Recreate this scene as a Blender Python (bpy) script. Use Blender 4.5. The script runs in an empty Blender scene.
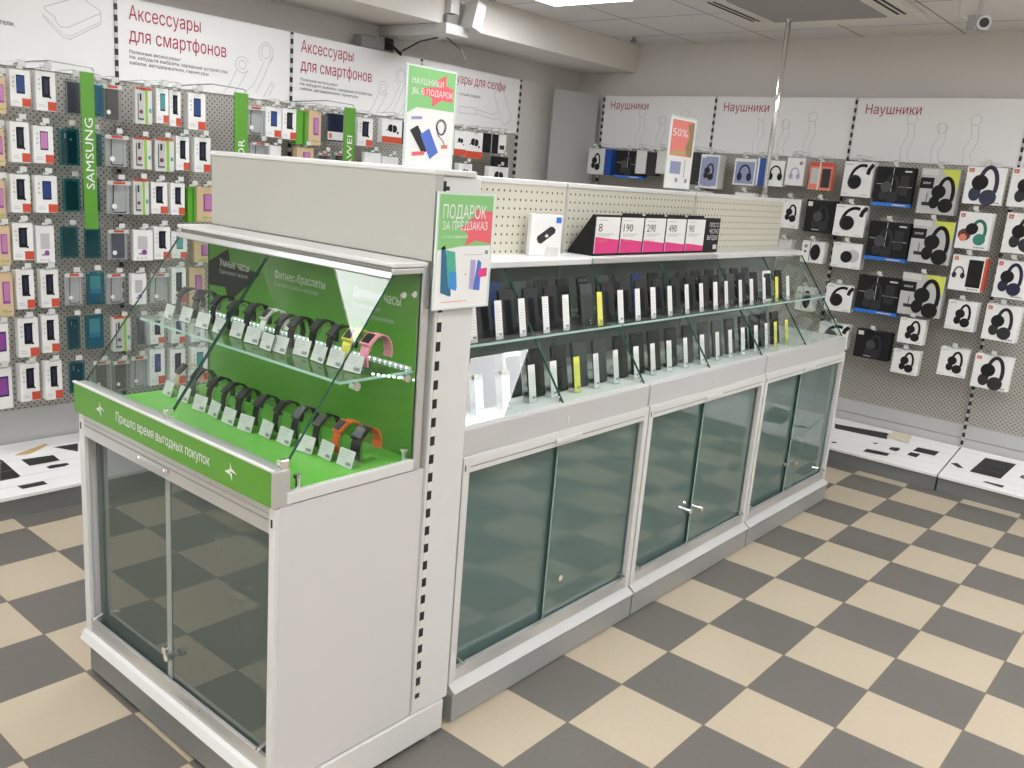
import bpy, bmesh, math, random
from mathutils import Vector, Matrix
from mathutils.geometry import delaunay_2d_cdt
random.seed(7)
S = bpy.context.scene
COL = bpy.context.collection
PI = math.pi

LIGHT_E = 15.0
EXPOSURE = 0.10
LEFT_ROWS = [
 [('beige',-0.481,-0.443,1.68,1.826), ('mount_b',-0.422,-0.339,1.715,1.865), ('mount',-0.32,-0.236,1.709,1.871), ('navycase',-0.209,-0.125,1.703,1.853), ('teal',-0.111,-0.031,1.708,1.849), ('blackcase',-0.04,0.052,1.69,1.849), ('greenstripe',0.112,0.202,1.694,1.851), ('mount_t',0.214,0.277,1.706,1.863), ('mount',0.284,0.349,1.698,1.862), ('mount_b',0.382,0.478,1.691,1.864), ('blister',0.715,0.825,1.695,1.835), ('mount_b',0.829,0.925,1.693,1.847), ('mount',0.922,1.009,1.689,1.847), ('greenbox',1.011,1.089,1.669,1.846), ('beige',1.09,1.177,1.67,1.854), ('darkpouch',1.157,1.232,1.685,1.85), ('navybox',1.225,1.337,1.704,1.852), ('mount',1.433,1.546,1.692,1.85), ('earphone',1.629,1.79,1.727,1.864), ('navybox',1.798,1.865,1.727,1.857), ('earphone',2.243,2.351,1.693,1.849), ('earphone',2.355,2.528,1.685,1.852), ('blackslab',2.531,2.605,1.73,1.854), ('blackslab',2.601,2.687,1.729,1.854), ('whitebox',2.672,2.76,1.734,1.86)],
 [('beige',-0.492,-0.45,1.468,1.619), ('mount',-0.433,-0.353,1.486,1.653), ('mount_p',-0.342,-0.258,1.488,1.645), ('tealnavy',-0.239,-0.145,1.486,1.646), ('tealdark',-0.122,-0.037,1.488,1.639), ('blister',-0.024,0.085,1.49,1.63), ('greenstripe',0.103,0.198,1.487,1.627), ('greenstripe',0.21,0.31,1.483,1.631), ('mount',0.318,0.395,1.493,1.654), ('mount',0.412,0.505,1.489,1.657), ('blister',0.729,0.84,1.548,1.657), ('whitebox',0.851,0.928,1.553,1.651), ('beige',1.029,1.14,1.538,1.654), ('blackcase',1.164,1.252,1.516,1.632), ('blackcase',1.268,1.36,1.522,1.639), ('whitebox',1.494,1.617,1.535,1.66), ('whitebox',1.626,1.762,1.524,1.646), ('earphone',2.289,2.417,1.51,1.645), ('blackslab',2.627,2.806,1.615,1.711), ('earphone',2.583,2.789,1.491,1.643)],
 [('beige',-0.504,-0.461,1.243,1.408), ('mount',-0.44,-0.355,1.274,1.436), ('mount_b',-0.343,-0.249,1.276,1.436), ('tealdark',-0.226,-0.144,1.283,1.429), ('tealdark',-0.129,-0.052,1.284,1.434), ('blister',-0.03,0.085,1.273,1.425), ('greenstripe',0.094,0.174,1.275,1.435), ('mount',0.187,0.272,1.281,1.43), ('mount',0.279,0.356,1.278,1.43), ('greenbox',0.373,0.421,1.244,1.414), ('beige',0.427,0.539,1.245,1.417)],
 [('beige',-0.514,-0.451,1.046,1.217), ('mount',-0.442,-0.356,1.07,1.23), ('greybox',-0.345,-0.262,1.054,1.218), ('tealdark',-0.239,-0.155,1.075,1.215), ('tealdark',-0.137,-0.059,1.073,1.211), ('navyblister',-0.032,0.07,1.061,1.202), ('greybox',0.088,0.186,1.058,1.203), ('mount',0.193,0.279,1.061,1.218), ('mount_t',0.286,0.37,1.064,1.194), ('beige',0.404,0.51,1.041,1.154)],
 [('beige',-0.524,-0.454,0.827,1.018), ('mount',-0.444,-0.365,0.856,1.028), ('mount',-0.336,-0.257,0.854,1.025), ('blister',-0.234,-0.149,0.857,1.004), ('tealgrad',-0.135,-0.051,0.856,1.01), ('blister',-0.038,0.056,0.849,0.993), ('greybox',0.079,0.156,0.843,0.993), ('blister',0.174,0.266,0.842,0.99), ('mount',0.284,0.363,0.836,1.016), ('beige',0.386,0.475,0.819,1.014)],
 [('whiteblue',-0.544,-0.481,0.622,0.798), ('mount',-0.442,-0.354,0.636,0.812), ('mount',-0.341,-0.265,0.646,0.819), ('tealnavy',-0.228,-0.165,0.65,0.806), ('tealgrad',-0.142,-0.052,0.643,0.805), ('greenstripe',-0.019,0.07,0.621,0.786), ('navycase',0.084,0.152,0.638,0.784), ('mount',0.17,0.247,0.639,0.773), ('mount_b',0.281,0.356,0.634,0.765), ('greybox',0.39,0.475,0.629,0.767)],
 [('whiteblue',-0.555,-0.47,0.41,0.595), ('mount',-0.44,-0.354,0.43,0.604), ('mount',-0.338,-0.261,0.426,0.606), ('tealnavy',-0.231,-0.154,0.44,0.595), ('blackblister',-0.121,-0.039,0.434,0.582), ('blackblister',-0.025,0.061,0.42,0.572), ('blister',0.074,0.159,0.417,0.581), ('mount_b',0.167,0.255,0.425,0.611), ('mount',0.279,0.365,0.411,0.6), ('mount_t',0.389,0.48,0.418,0.6)],
]
RIGHT_ROWS = [
 [('side_blue',2.721,2.56,1.65,1.839), ('black_blue',2.475,2.233,1.641,1.835), ('white_slim',2.293,2.203,1.678,1.843), ('dark_slim',2.207,2.118,1.669,1.832), ('white_slim',2.126,2.038,1.688,1.85), ('dark_hp',1.867,1.758,1.63,1.847), ('grey_hp',1.767,1.621,1.612,1.838), ('blue_hp',1.517,1.35,1.651,1.824), ('navy_slim',1.349,1.28,1.656,1.832), ('white_hpB',1.271,1.155,1.658,1.823), ('white_lilac',1.151,1.022,1.673,1.848), ('orange',0.984,0.837,1.655,1.825), ('white_side',0.771,0.584,1.631,1.842), ('black_blue',0.571,0.347,1.591,1.822), ('yellow_grey',0.314,0.097,1.566,1.825), ('jbl_navy',0.068,-0.141,1.642,1.849), ('jbl_black',-0.16,-0.358,1.644,1.856)],
 [('white_slim',1.823,1.675,1.432,1.591), ('whitebox_hp',1.481,1.333,1.443,1.602), ('white_hpA',1.151,1.012,1.401,1.588), ('black_plain',0.98,0.787,1.392,1.594), ('white_side',0.78,0.585,1.388,1.582), ('black_blue',0.561,0.313,1.267,1.5), ('yellow_grey',0.309,0.072,1.28,1.529), ('jbl_multi',0.065,-0.116,1.388,1.597), ('jbl_black',-0.177,-0.373,1.39,1.612)],
 [('white_slim',1.124,1.031,1.218,1.325), ('white_dark',0.968,0.814,1.199,1.335), ('white_round',0.767,0.577,1.192,1.347), ('black_blue',0.572,0.309,0.939,1.167), ('yellow_grey',0.31,0.066,0.966,1.214), ('jbl_clear',0.055,-0.124,1.149,1.351), ('jbl_navy',-0.178,-0.352,1.137,1.35)],
 [('white_dark',0.955,0.829,0.887,1.039), ('white_side',0.762,0.587,0.919,1.085), ('black_plain',0.531,0.314,0.656,0.833), ('white_hpA',0.286,0.131,0.791,0.946), ('white_hpA',0.036,-0.129,0.919,1.09), ('jbl_black',-0.17,-0.353,0.894,1.098)],
 [('white_side',0.768,0.573,0.683,0.838), ('white_hpA',0.291,0.132,0.601,0.749), ('white_hpA',0.026,-0.134,0.642,0.81), ('jbl_black',-0.164,-0.366,0.61,0.804)],
]
# flat dark shapes printed on the plinth covers
LEFT_PRINTS = [[(-0.525,2.854),(-0.597,2.666),(-0.525,2.665),(-0.509,2.675),(-0.52,2.84)], [(-0.451,2.816),(-0.313,2.806),(-0.308,2.746),(-0.441,2.748)], [(-0.386,2.71),(-0.361,2.719),(-0.293,2.712),(-0.287,2.695),(-0.315,2.686),(-0.378,2.688)], [(-0.554,2.597),(-0.446,2.597),(-0.44,2.564),(-0.544,2.565)], [(-0.281,2.879),(-0.168,2.875),(-0.204,2.796)]]
RIGHT_PRINTS = [[(3.734,0.602),(3.782,0.271),(3.689,0.251),(3.666,0.574)], [(3.615,0.069),(3.682,0.061),(3.694,-0.063),(3.621,-0.056)], [(3.541,0.08),(3.59,0.073),(3.596,0.017),(3.535,0.024)], [(3.436,0.307),(3.487,0.301),(3.501,0.167),(3.454,0.168)], [(3.555,0.194),(3.591,0.192),(3.612,0.151),(3.59,0.135),(3.548,0.147)], [(3.527,-0.277),(3.763,-0.302),(3.773,-0.466),(3.529,-0.44)], [(3.575,-0.16),(3.597,-0.192),(3.548,-0.241),(3.54,-0.209)], [(3.435,-0.37),(3.452,-0.382),(3.455,-0.478),(3.424,-0.476)], [(3.761,-0.078),(3.787,-0.082),(3.778,-0.198),(3.73,-0.189),(3.704,-0.162)], [(3.613,-0.518),(3.657,-0.529),(3.603,-0.545)], [(3.59,0.302),(3.607,0.277),(3.587,0.276),(3.578,0.294)], [(3.459,0.516),(3.473,0.496),(3.466,0.476),(3.445,0.501)]]
PAPER = [(3.717,0.261),(3.805,0.248),(3.803,0.136),(3.698,0.126)]

# ------------------------------------------------------------------ materials
MATS = {}
def mat(name, rgb, rough=0.5, metal=0.0, spec=0.5, emit=None, estr=0.0, coat=0.0):
    if name in MATS: return MATS[name]
    m = bpy.data.materials.new(name); m.use_nodes = True
    b = m.node_tree.nodes['Principled BSDF']
    b.inputs['Base Color'].default_value = (*rgb, 1)
    b.inputs['Roughness'].default_value = rough
    b.inputs['Metallic'].default_value = metal
    b.inputs['Specular IOR Level'].default_value = spec
    b.inputs['Coat Weight'].default_value = coat
    if emit:
        b.inputs['Emission Color'].default_value = (*emit, 1)
        b.inputs['Emission Strength'].default_value = estr
    # faint procedural wear so that no surface is perfectly even
    nt = m.node_tree
    n = nt.nodes.new('ShaderNodeTexNoise'); n.inputs['Scale'].default_value = 35
    tc = nt.nodes.new('ShaderNodeTexCoord'); nt.links.new(tc.outputs['Object'], n.inputs['Vector'])
    r = nt.nodes.new('ShaderNodeMapRange'); r.inputs[3].default_value = max(0.02, rough-0.05); r.inputs[4].default_value = min(1, rough+0.05)
    nt.links.new(n.outputs['Fac'], r.inputs[0]); nt.links.new(r.outputs[0], b.inputs['Roughness'])
    MATS[name] = m
    return m

def N(nt, op, a, b=None, c=None):
    n = nt.nodes.new('ShaderNodeMath'); n.operation = op
    for i, v in enumerate((a, b, c)):
        if v is None: continue
        if isinstance(v, (int, float)): n.inputs[i].default_value = v
        else: nt.links.new(v, n.inputs[i])
    return n.outputs[0]

def glassmat(name, tint, refl=1.0, rough=0.0, film=None, filmfac=0.0, minrefl=0.0):
    m = bpy.data.materials.new(name); m.use_nodes = True
    nt = m.node_tree; nt.nodes.clear()
    out = nt.nodes.new('ShaderNodeOutputMaterial')
    tr = nt.nodes.new('ShaderNodeBsdfTransparent'); tr.inputs[0].default_value = (*tint, 1)
    gl = nt.nodes.new('ShaderNodeBsdfGlossy'); gl.inputs['Roughness'].default_value = rough; gl.inputs[0].default_value = (1, 1, 1, 1)
    fr = nt.nodes.new('ShaderNodeFresnel'); fr.inputs['IOR'].default_value = 1.45
    mu = nt.nodes.new('ShaderNodeMath'); mu.operation = 'MULTIPLY_ADD'; mu.inputs[1].default_value = refl; mu.inputs[2].default_value = minrefl
    nt.links.new(fr.outputs[0], mu.inputs[0])
    ge = nt.nodes.new('ShaderNodeNewGeometry'); front = N(nt, 'SUBTRACT', 1.0, ge.outputs['Backfacing'])
    base = tr.outputs[0]
    if film:
        df = nt.nodes.new('ShaderNodeBsdfDiffuse'); df.inputs[0].default_value = (*film, 1)
        mx0 = nt.nodes.new('ShaderNodeMixShader'); mx0.inputs[0].default_value = filmfac
        nt.links.new(tr.outputs[0], mx0.inputs[1]); nt.links.new(df.outputs[0], mx0.inputs[2]); base = mx0.outputs[0]
    mx = nt.nodes.new('ShaderNodeMixShader')
    nt.links.new(N(nt, 'MULTIPLY', mu.outputs[0], front), mx.inputs[0]); nt.links.new(base, mx.inputs[1]); nt.links.new(gl.outputs[0], mx.inputs[2])
    nt.links.new(mx.outputs[0], out.inputs[0])
    MATS[name] = m
    return m

def mixcol(nt, f, a, b):
    n = nt.nodes.new('ShaderNodeMix'); n.data_type = 'RGBA'
    nt.links.new(f, n.inputs['Factor'])
    for k, v in (('A', a), ('B', b)):
        s = [i for i in n.inputs if i.name == k and i.type == 'RGBA'][0]
        if isinstance(v, tuple): s.default_value = (*v, 1)
        else: nt.links.new(v, s)
    return [o for o in n.outputs if o.type == 'RGBA'][0]

def pegmat(name, axis, base, hole, pitch, rad, quinc=True):
    """perforated steel: round holes on a grid in the panel's own plane"""
    m = bpy.data.materials.new(name); m.use_nodes = True; nt = m.node_tree
    b = nt.nodes['Principled BSDF']; b.inputs['Roughness'].default_value = 0.45
    tc = nt.nodes.new('ShaderNodeTexCoord'); sp = nt.nodes.new('ShaderNodeSeparateXYZ'); nt.links.new(tc.outputs['Object'], sp.inputs[0])
    u = sp.outputs[axis]; v = sp.outputs[2]
    def dots(du, dv):
        fu = N(nt, 'SUBTRACT', N(nt, 'FLOORED_MODULO', N(nt, 'ADD', u, du), pitch), pitch/2)
        fv = N(nt, 'SUBTRACT', N(nt, 'FLOORED_MODULO', N(nt, 'ADD', v, dv), pitch), pitch/2)
        d = N(nt, 'SQRT', N(nt, 'ADD', N(nt, 'MULTIPLY', fu, fu), N(nt, 'MULTIPLY', fv, fv)))
        return N(nt, 'LESS_THAN', d, rad)
    f = dots(0, 0)
    if quinc: f = N(nt, 'MAXIMUM', f, dots(pitch/2, pitch/2))
    nt.links.new(mixcol(nt, f, base, hole), b.inputs['Base Color'])
    MATS[name] = m
    return m

def slotmat(name, base, pitch, duty):
    m = bpy.data.materials.new(name); m.use_nodes = True; nt = m.node_tree
    b = nt.nodes['Principled BSDF']; b.inputs['Roughness'].default_value = 0.45
    tc = nt.nodes.new('ShaderNodeTexCoord'); sp = nt.nodes.new('ShaderNodeSeparateXYZ'); nt.links.new(tc.outputs['Object'], sp.inputs[0])
    f = N(nt, 'LESS_THAN', N(nt, 'FLOORED_MODULO', sp.outputs[2], pitch), pitch*duty)
    nt.links.new(mixcol(nt, f, base, (0.01, 0.01, 0.01)), b.inputs['Base Color'])
    MATS[name] = m
    return m

WHITE = mat('white_enamel', (0.66, 0.66, 0.645), 0.35)
FASC = mat('fascia_grey', (0.52, 0.515, 0.51), 0.35)
SILL = mat('sill_grey', (0.52, 0.52, 0.51), 0.4)
WHITE2 = mat('white_laminate', (0.62, 0.605, 0.61), 0.4)
GREYP = mat('warm_grey_panel', (0.43, 0.425, 0.385), 0.5)
PLINTH = mat('plinth_grey', (0.17, 0.175, 0.17), 0.45)
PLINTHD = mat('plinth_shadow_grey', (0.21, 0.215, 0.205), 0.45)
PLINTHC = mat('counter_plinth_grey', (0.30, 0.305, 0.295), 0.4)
ALU = mat('aluminium', (0.62, 0.62, 0.61), 0.3, 0.6)
ALUD = mat('aluminium_dark', (0.35, 0.35, 0.34), 0.35, 0.5)  # darker aluminium for thin lines, feet and wire arms
CHROME = mat('chrome', (0.85, 0.85, 0.85), 0.12, 1.0)
DARK = mat('dark_gap', (0.015, 0.015, 0.015), 0.7)
BLACK = mat('black_plastic', (0.012, 0.012, 0.014), 0.3)
BLACKM = mat('black_matte', (0.012, 0.012, 0.013), 0.6, spec=.25)
CHAR = mat('charcoal', (0.03, 0.03, 0.032), 0.5, spec=.3)
GREYM = mat('mid_grey', (0.25, 0.25, 0.25), 0.5)
LGREY = mat('light_grey', (0.5, 0.5, 0.5), 0.5)
GREEN = mat('green_panel', (0.10, 0.30, 0.035), 0.3)
GREEND = mat('green_deck', (0.17, 0.52, 0.07), 0.35)
GREENF = mat('green_flag', (0.10, 0.30, 0.03), 0.4)
SIGNG = mat('sign_green', (0.24, 0.55, 0.20), 0.45)
SIGNR = mat('sign_red', (0.78, 0.13, 0.16), 0.45)
PAPER_M = mat('paper_white', (0.80, 0.80, 0.79), 0.5)
PAPERG = mat('paper_offwhite', (0.62, 0.62, 0.60), 0.6)
HEADER = mat('header_card', (0.84, 0.835, 0.83), 0.5)
DARKRED = mat('lettering_crimson', (0.42, 0.02, 0.07), 0.5)
INK = mat('ink_dark', (0.05, 0.05, 0.055), 0.6)
INKL = mat('ink_line', (0.42, 0.42, 0.43), 0.6)
MAGENTA = mat('magenta', (0.70, 0.04, 0.22), 0.45)
YELLOW = mat('tag_yellow', (0.80, 0.78, 0.10), 0.5)
ORANGE = mat('orange_red', (0.56, 0.075, 0.035), 0.5)
CORAL = mat('coral', (0.75, 0.22, 0.14), 0.5)
NAVY = mat('navy', (0.010, 0.015, 0.048), 0.35)
NAVYB = mat('phone_blue', (0.02, 0.05, 0.20), 0.3)
BLUE = mat('bright_blue', (0.02, 0.16, 0.60), 0.4)
BLUES = mat('royal_blue_side', (0.015, 0.07, 0.32), 0.4)
LILAC = mat('lilac', (0.42, 0.38, 0.60), 0.5)
BLUEGREY = mat('blue_grey', (0.28, 0.31, 0.48), 0.5)
PURPLE = mat('purple', (0.25, 0.06, 0.30), 0.4)
PINKP = mat('pink_violet', (0.50, 0.20, 0.42), 0.4)
BEIGE = mat('beige_card', (0.62, 0.46, 0.28), 0.6)
TEAL = mat('teal_screen', (0.05, 0.30, 0.32), 0.4)
TEALD = mat('teal_dark', (0.01, 0.05, 0.05), 0.35)
TEALBLUE = mat('teal_blue', (0.03, 0.14, 0.26), 0.3)
LIME = mat('lime_green', (0.30, 0.52, 0.08), 0.5)
BOXGREEN = mat('box_green', (0.10, 0.35, 0.02), 0.5)
ACIDY = mat('acid_yellow', (0.62, 0.66, 0.10), 0.5)
WPINK = mat('strap_pink', (0.85, 0.32, 0.42), 0.5)
WYEL = mat('strap_yellow', (0.78, 0.70, 0.12), 0.5)
WORG = mat('strap_orange', (0.75, 0.13, 0.03), 0.5)
WBEI = mat('strap_beige', (0.60, 0.45, 0.30), 0.5)
WGREY = mat('strap_grey', (0.07, 0.07, 0.07), 0.5)
HPG = mat('print_green', (0.03, 0.22, 0.16), 0.5)
ACG = mat('grille_grey', (0.36, 0.35, 0.33), 0.6)
WALLM = mat('wall_paint', (0.74, 0.715, 0.68), 0.8)
BEAMM = mat('beam_paint', (0.80, 0.77, 0.72), 0.8)
SILVER = mat('silver_plastic', (0.5, 0.5, 0.5), 0.3, 0.4)
SCREENG = mat('screen_grey', (0.055, 0.065, 0.068), 0.2)
SPHONE = mat('smartphone_black', (0.012, 0.015, 0.018), 0.18)
LED = mat('led_dot', (1, 1, 1), 0.5, emit=(0.8, 0.93, 1.0), estr=4)
GEDGE = mat('glass_edge', (0.025, 0.09, 0.065), 0.15)
GEDGEL = mat('glass_edge_pale', (0.42, 0.62, 0.56), 0.15)
GLASS = glassmat('clear_glass', (0.93, 0.96, 0.945), 0.75)
ACRYL = glassmat('clear_acrylic', (0.90, 0.92, 0.92), 1.0, 0.08, minrefl=0.04)
POUCH = glassmat('clear_film', (0.86, 0.88, 0.89), 1.0, 0.15, (0.6, 0.6, 0.6), 0.10, 0.03)
TPOUCH = glassmat('teal_film', (0.30, 0.66, 0.70), 1.0, 0.15, (0.03, 0.24, 0.27), 0.10, 0.03)
DOORE = glassmat('end_case_sliding_glass', (0.40, 0.48, 0.44), 1.45, 0.0, (0.11, 0.14, 0.12), 0.74, 0.01)
DOORG = glassmat('smoked_sliding_glass', (0.40, 0.50, 0.47), 1.3, 0.0, (0.145, 0.22, 0.20), 0.74, 0.01)
PEGL = pegmat('perforated_steel_wall_rack', 0, (0.42, 0.405, 0.365), (0.02, 0.02, 0.02), 0.028, 0.0038)
PEGR = pegmat('perforated_steel_headphone_rack', 1, (0.42, 0.405, 0.365), (0.02, 0.02, 0.02), 0.026, 0.0037)
PEGC = pegmat('perforated_steel_counter', 0, (0.60, 0.58, 0.48), (0.05, 0.045, 0.04), 0.030, 0.0042, False)
SLOTW = slotmat('slotted_column', (0.70, 0.69, 0.66), 0.05, 0.5)
SLOT = slotmat('slotted_upright', (0.55, 0.54, 0.52), 0.05, 0.55)

# ------------------------------------------------------------------ builders
def wloc(o):
    v = Vector((0, 0, 0))
    while o is not None: v += o.location; o = o.parent
    return v
class MB:
    """collects shapes (world or local coordinates) and links them as one mesh object"""
    def __init__(s): s.v = []; s.f = []; s.m = []; s.mats = []
    def mi(s, m):
        if m not in s.mats: s.mats.append(m)
        return s.mats.index(m)
    def add(s, vs, fs, m):
        o = len(s.v); k = s.mi(m); s.v += [tuple(v) for v in vs]
        for f in fs: s.f.append([o+i for i in f]); s.m.append(k)
        return s
    def add2(s, vs, fs, ms):
        o = len(s.v); s.v += [tuple(v) for v in vs]
        for f, m in zip(fs, ms): s.f.append([o+i for i in f]); s.m.append(s.mi(m))
        return s
    def box(s, x0, x1, y0, y1, z0, z1, m, M=None, edge=None, thin=None):
        x0, x1 = min(x0, x1), max(x0, x1); y0, y1 = min(y0, y1), max(y0, y1); z0, z1 = min(z0, z1), max(z0, z1)
        vs = [Vector(p) for p in ((x0,y0,z0),(x1,y0,z0),(x1,y1,z0),(x0,y1,z0),(x0,y0,z1),(x1,y0,z1),(x1,y1,z1),(x0,y1,z1))]
        if M: vs = [M @ v for v in vs]
        fs = [(0,3,2,1),(4,5,6,7),(0,1,5,4),(2,3,7,6),(1,2,6,5),(3,0,4,7)]
        if edge is None: return s.add(vs, fs, m)
        big = {'z': (0, 1), 'y': (2, 3), 'x': (4, 5)}[thin]
        return s.add2(vs, fs, [m if i in big else edge for i in range(6)])
    def prism(s, poly, d, m, edge=None):
        """planar polygon (3-D points) extruded by vector d"""
        d = Vector(d); P = [Vector(p) for p in poly]; n = len(P)
        vs = P + [p+d for p in P]
        fs = [tuple(range(n))[::-1], tuple(range(n, 2*n))] + [(i, (i+1) % n, n+(i+1) % n, n+i) for i in range(n)]
        return s.add2(vs, fs, [m, m] + [edge or m]*n)
    def flat(s, poly, m):
        return s.add(poly, [tuple(range(len(poly)))], m)
    def tube(s, pts, r, m, n=6):
        P = [Vector(p) for p in pts]; vs = []; fs = []
        for i, p in enumerate(P):
            t = (P[min(i+1, len(P)-1)] - P[max(i-1, 0)]).normalized()
            a = t.orthogonal().normalized() if i == 0 else (a - t*a.dot(t)).normalized()
            b = t.cross(a)
            for k in range(n):
                q = 2*PI*k/n; vs.append(p + (a*math.cos(q)+b*math.sin(q))*r)
        for i in range(len(P)-1):
            for k in range(n): fs.append((i*n+k, i*n+(k+1) % n, (i+1)*n+(k+1) % n, (i+1)*n+k))
        fs.append(tuple(range(n))[::-1]); fs.append(tuple((len(P)-1)*n+k for k in range(n)))
        return s.add(vs, fs, m)
    def build(s, name, parent=None, bevel=0.0, local=False, smooth=False, loc=None):
        me = bpy.data.meshes.new(name)
        off = Vector((0, 0, 0))
        if parent is not None and not local: off = wloc(parent)
        if loc is not None: off = Vector(loc)
        me.from_pydata([Vector(v)-off for v in s.v], [], s.f); 
        for mm in s.mats: me.materials.append(mm)
        for p, k in zip(me.polygons, s.m): p.material_index = k
        bm = bmesh.new(); bm.from_mesh(me); bmesh.ops.recalc_face_normals(bm, faces=bm.faces); bm.to_mesh(me); bm.free()
        if smooth:
            for p in me.polygons: p.use_smooth = True
        o = bpy.data.objects.new(name, me); COL.objects.link(o)
        if parent is not None: o.parent = parent
        if loc is not None: o.location = loc
        if bevel:
            b = o.modifiers.new('bevel', 'BEVEL'); b.width = bevel; b.segments = 2; b.limit_method = 'ANGLE'
        return o

def tag(o, label=None, cat=None, group=None, kind=None):
    if label: o['label'] = label
    if cat: o['category'] = cat
    if group: o['group'] = group
    if kind: o['kind'] = kind
    return o
def thing(name, label, cat, loc=(0, 0, 0), rotz=0, group=None):
    o = bpy.data.objects.new(name, None); COL.objects.link(o); o.empty_display_size = 0.05
    o.location = loc; o.rotation_euler = (0, 0, rotz)
    return tag(o, label, cat, group)
def struct(name, mb, loc=None):
    return tag(mb.build(name, loc=loc), kind='structure')

def fill_outlines(m0):
    """constrained triangulation of closed letter outlines, non-zero winding"""
    V = [Vector((v.co.x, v.co.y)) for v in m0.vertices]; E = [tuple(e.vertices) for e in m0.edges]
    adj = {}
    for k, (a, b) in enumerate(E): adj.setdefault(a, []).append((b, k)); adj.setdefault(b, []).append((a, k))
    seen = set(); loops = []
    for a in range(len(V)):
        if a in seen or a not in adj: continue
        lp = [a]; seen.add(a); cur = a
        nxt = a+1 if any(b == a+1 for b, _ in adj[a]) else adj[a][0][0]
        while nxt not in seen:
            lp.append(nxt); seen.add(nxt); cur = nxt
            c = [b for b, _ in adj[cur] if b not in seen]
            if not c: break
            nxt = c[0]
        if len(lp) > 2: loops.append(([V[q] for q in lp], min(V[q].x for q in lp), max(V[q].x for q in lp), min(V[q].y for q in lp), max(V[q].y for q in lp)))
    r_ = delaunay_2d_cdt(V, E, [], 1, 1e-6)
    vs, fs = r_[0], r_[2]; out = []
    for f in fs:
        c = sum((vs[q] for q in f), Vector((0, 0)))/len(f); wn = 0
        for P, x0, x1, y0, y1 in loops:
            if not (x0 <= c.x <= x1 and y0 <= c.y <= y1): continue
            for q in range(len(P)):
                a, b = P[q-1], P[q]
                cr = (b.x-a.x)*(c.y-a.y)-(c.x-a.x)*(b.y-a.y)
                if a.y <= c.y < b.y and cr > 0: wn += 1
                elif b.y <= c.y < a.y and cr < 0: wn -= 1
        if wn: out.append(tuple(f))
    me = bpy.data.meshes.new('lettering'); me.from_pydata([(v.x, v.y, 0) for v in vs], [], out)
    return me
def text(name, body, m, origin, right, up, height=None, width=None, parent=None, bold=0.0, local=False, depth=0.0008, align='L', sub=1.0):
    """flat lettering built as a mesh; origin = lower left of the capitals"""
    cu = bpy.data.curves.new('lettering', 'FONT'); cu.body = body; cu.size = 1.0; cu.resolution_u = 2; cu.offset = bold
    cu.fill_mode = 'NONE'
    t = bpy.data.objects.new('lettering', cu); COL.objects.link(t)
    dg = bpy.context.evaluated_depsgraph_get()
    m0 = bpy.data.meshes.new_from_object(t.evaluated_get(dg))
    bpy.data.objects.remove(t); bpy.data.curves.remove(cu)
    me = fill_outlines(m0); bpy.data.meshes.remove(m0)
    xs = [v.co.x for v in me.vertices]; ys = [v.co.y for v in me.vertices]
    x0, x1 = min(xs), max(xs)
    capb = 0.0; cap = 0.70*sub
    sy = height/cap if height else (width/(x1-x0))
    sx = width/(x1-x0) if width else sy
    R = Vector(right).normalized(); U = Vector(up).normalized(); Nn = R.cross(U)
    off = Vector((0, 0, 0))
    if parent is not None and not local: off = wloc(parent)
    O = Vector(origin)-off
    for v in me.vertices:
        v.co = O + R*((v.co.x-x0)*sx) + U*((v.co.y-capb)*sy) + Nn*depth
    me.materials.clear(); me.materials.append(m)
    for p in me.polygons: p.material_index = 0
    me.name = name
    o = bpy.data.objects.new(name, me); COL.objects.link(o)
    if parent is not None: o.parent = parent
    return o

def ribbon(mb, pts, w, m, fn, closed=False):
    """thin printed line through 2-D points; fn maps (u,v) to 3-D"""
    P = [Vector(p) for p in pts]
    if closed: P.append(P[0])
    for a, b in zip(P[:-1], P[1:]):
        d = b-a
        if d.length < 1e-6: continue
        n = Vector((-d.y, d.x)).normalized()*w/2
        if len(P) > 2 and w > .004: e = d.normalized()*w*.16; a = a-e; b = b+e
        mb.flat([fn(*(a+n)), fn(*(b+n)), fn(*(b-n)), fn(*(a-n))], m)
def arc(cx, cy, rx, ry, a0, a1, n=14):
    return [(cx+rx*math.cos(math.radians(a0+(a1-a0)*i/n)), cy+ry*math.sin(math.radians(a0+(a1-a0)*i/n))) for i in range(n+1)]

# ------------------------------------------------------------------ camera
cam = bpy.data.cameras.new('camera'); co = bpy.data.objects.new('camera', cam); COL.objects.link(co)
cam.sensor_width = 36; cam.lens = 30.922; cam.clip_start = 0.05; cam.clip_end = 60
r = Vector((0.64564501614438, -0.7596435316320096, 0.07800139727960785)); u = Vector((0.12751982850057972, 0.20796256988657486, 0.9697887722928918)); f = r.cross(u)*-1
Mx = Matrix.Identity(4)
for i in range(3): Mx[i][0] = r[i]; Mx[i][1] = u[i]; Mx[i][2] = f[i]*-1
for i, v in enumerate((-1.9886, -1.3043, 1.6004)): Mx[i][3] = v
Mx = Mx
co.matrix_world = Mx; S.camera = co

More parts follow.
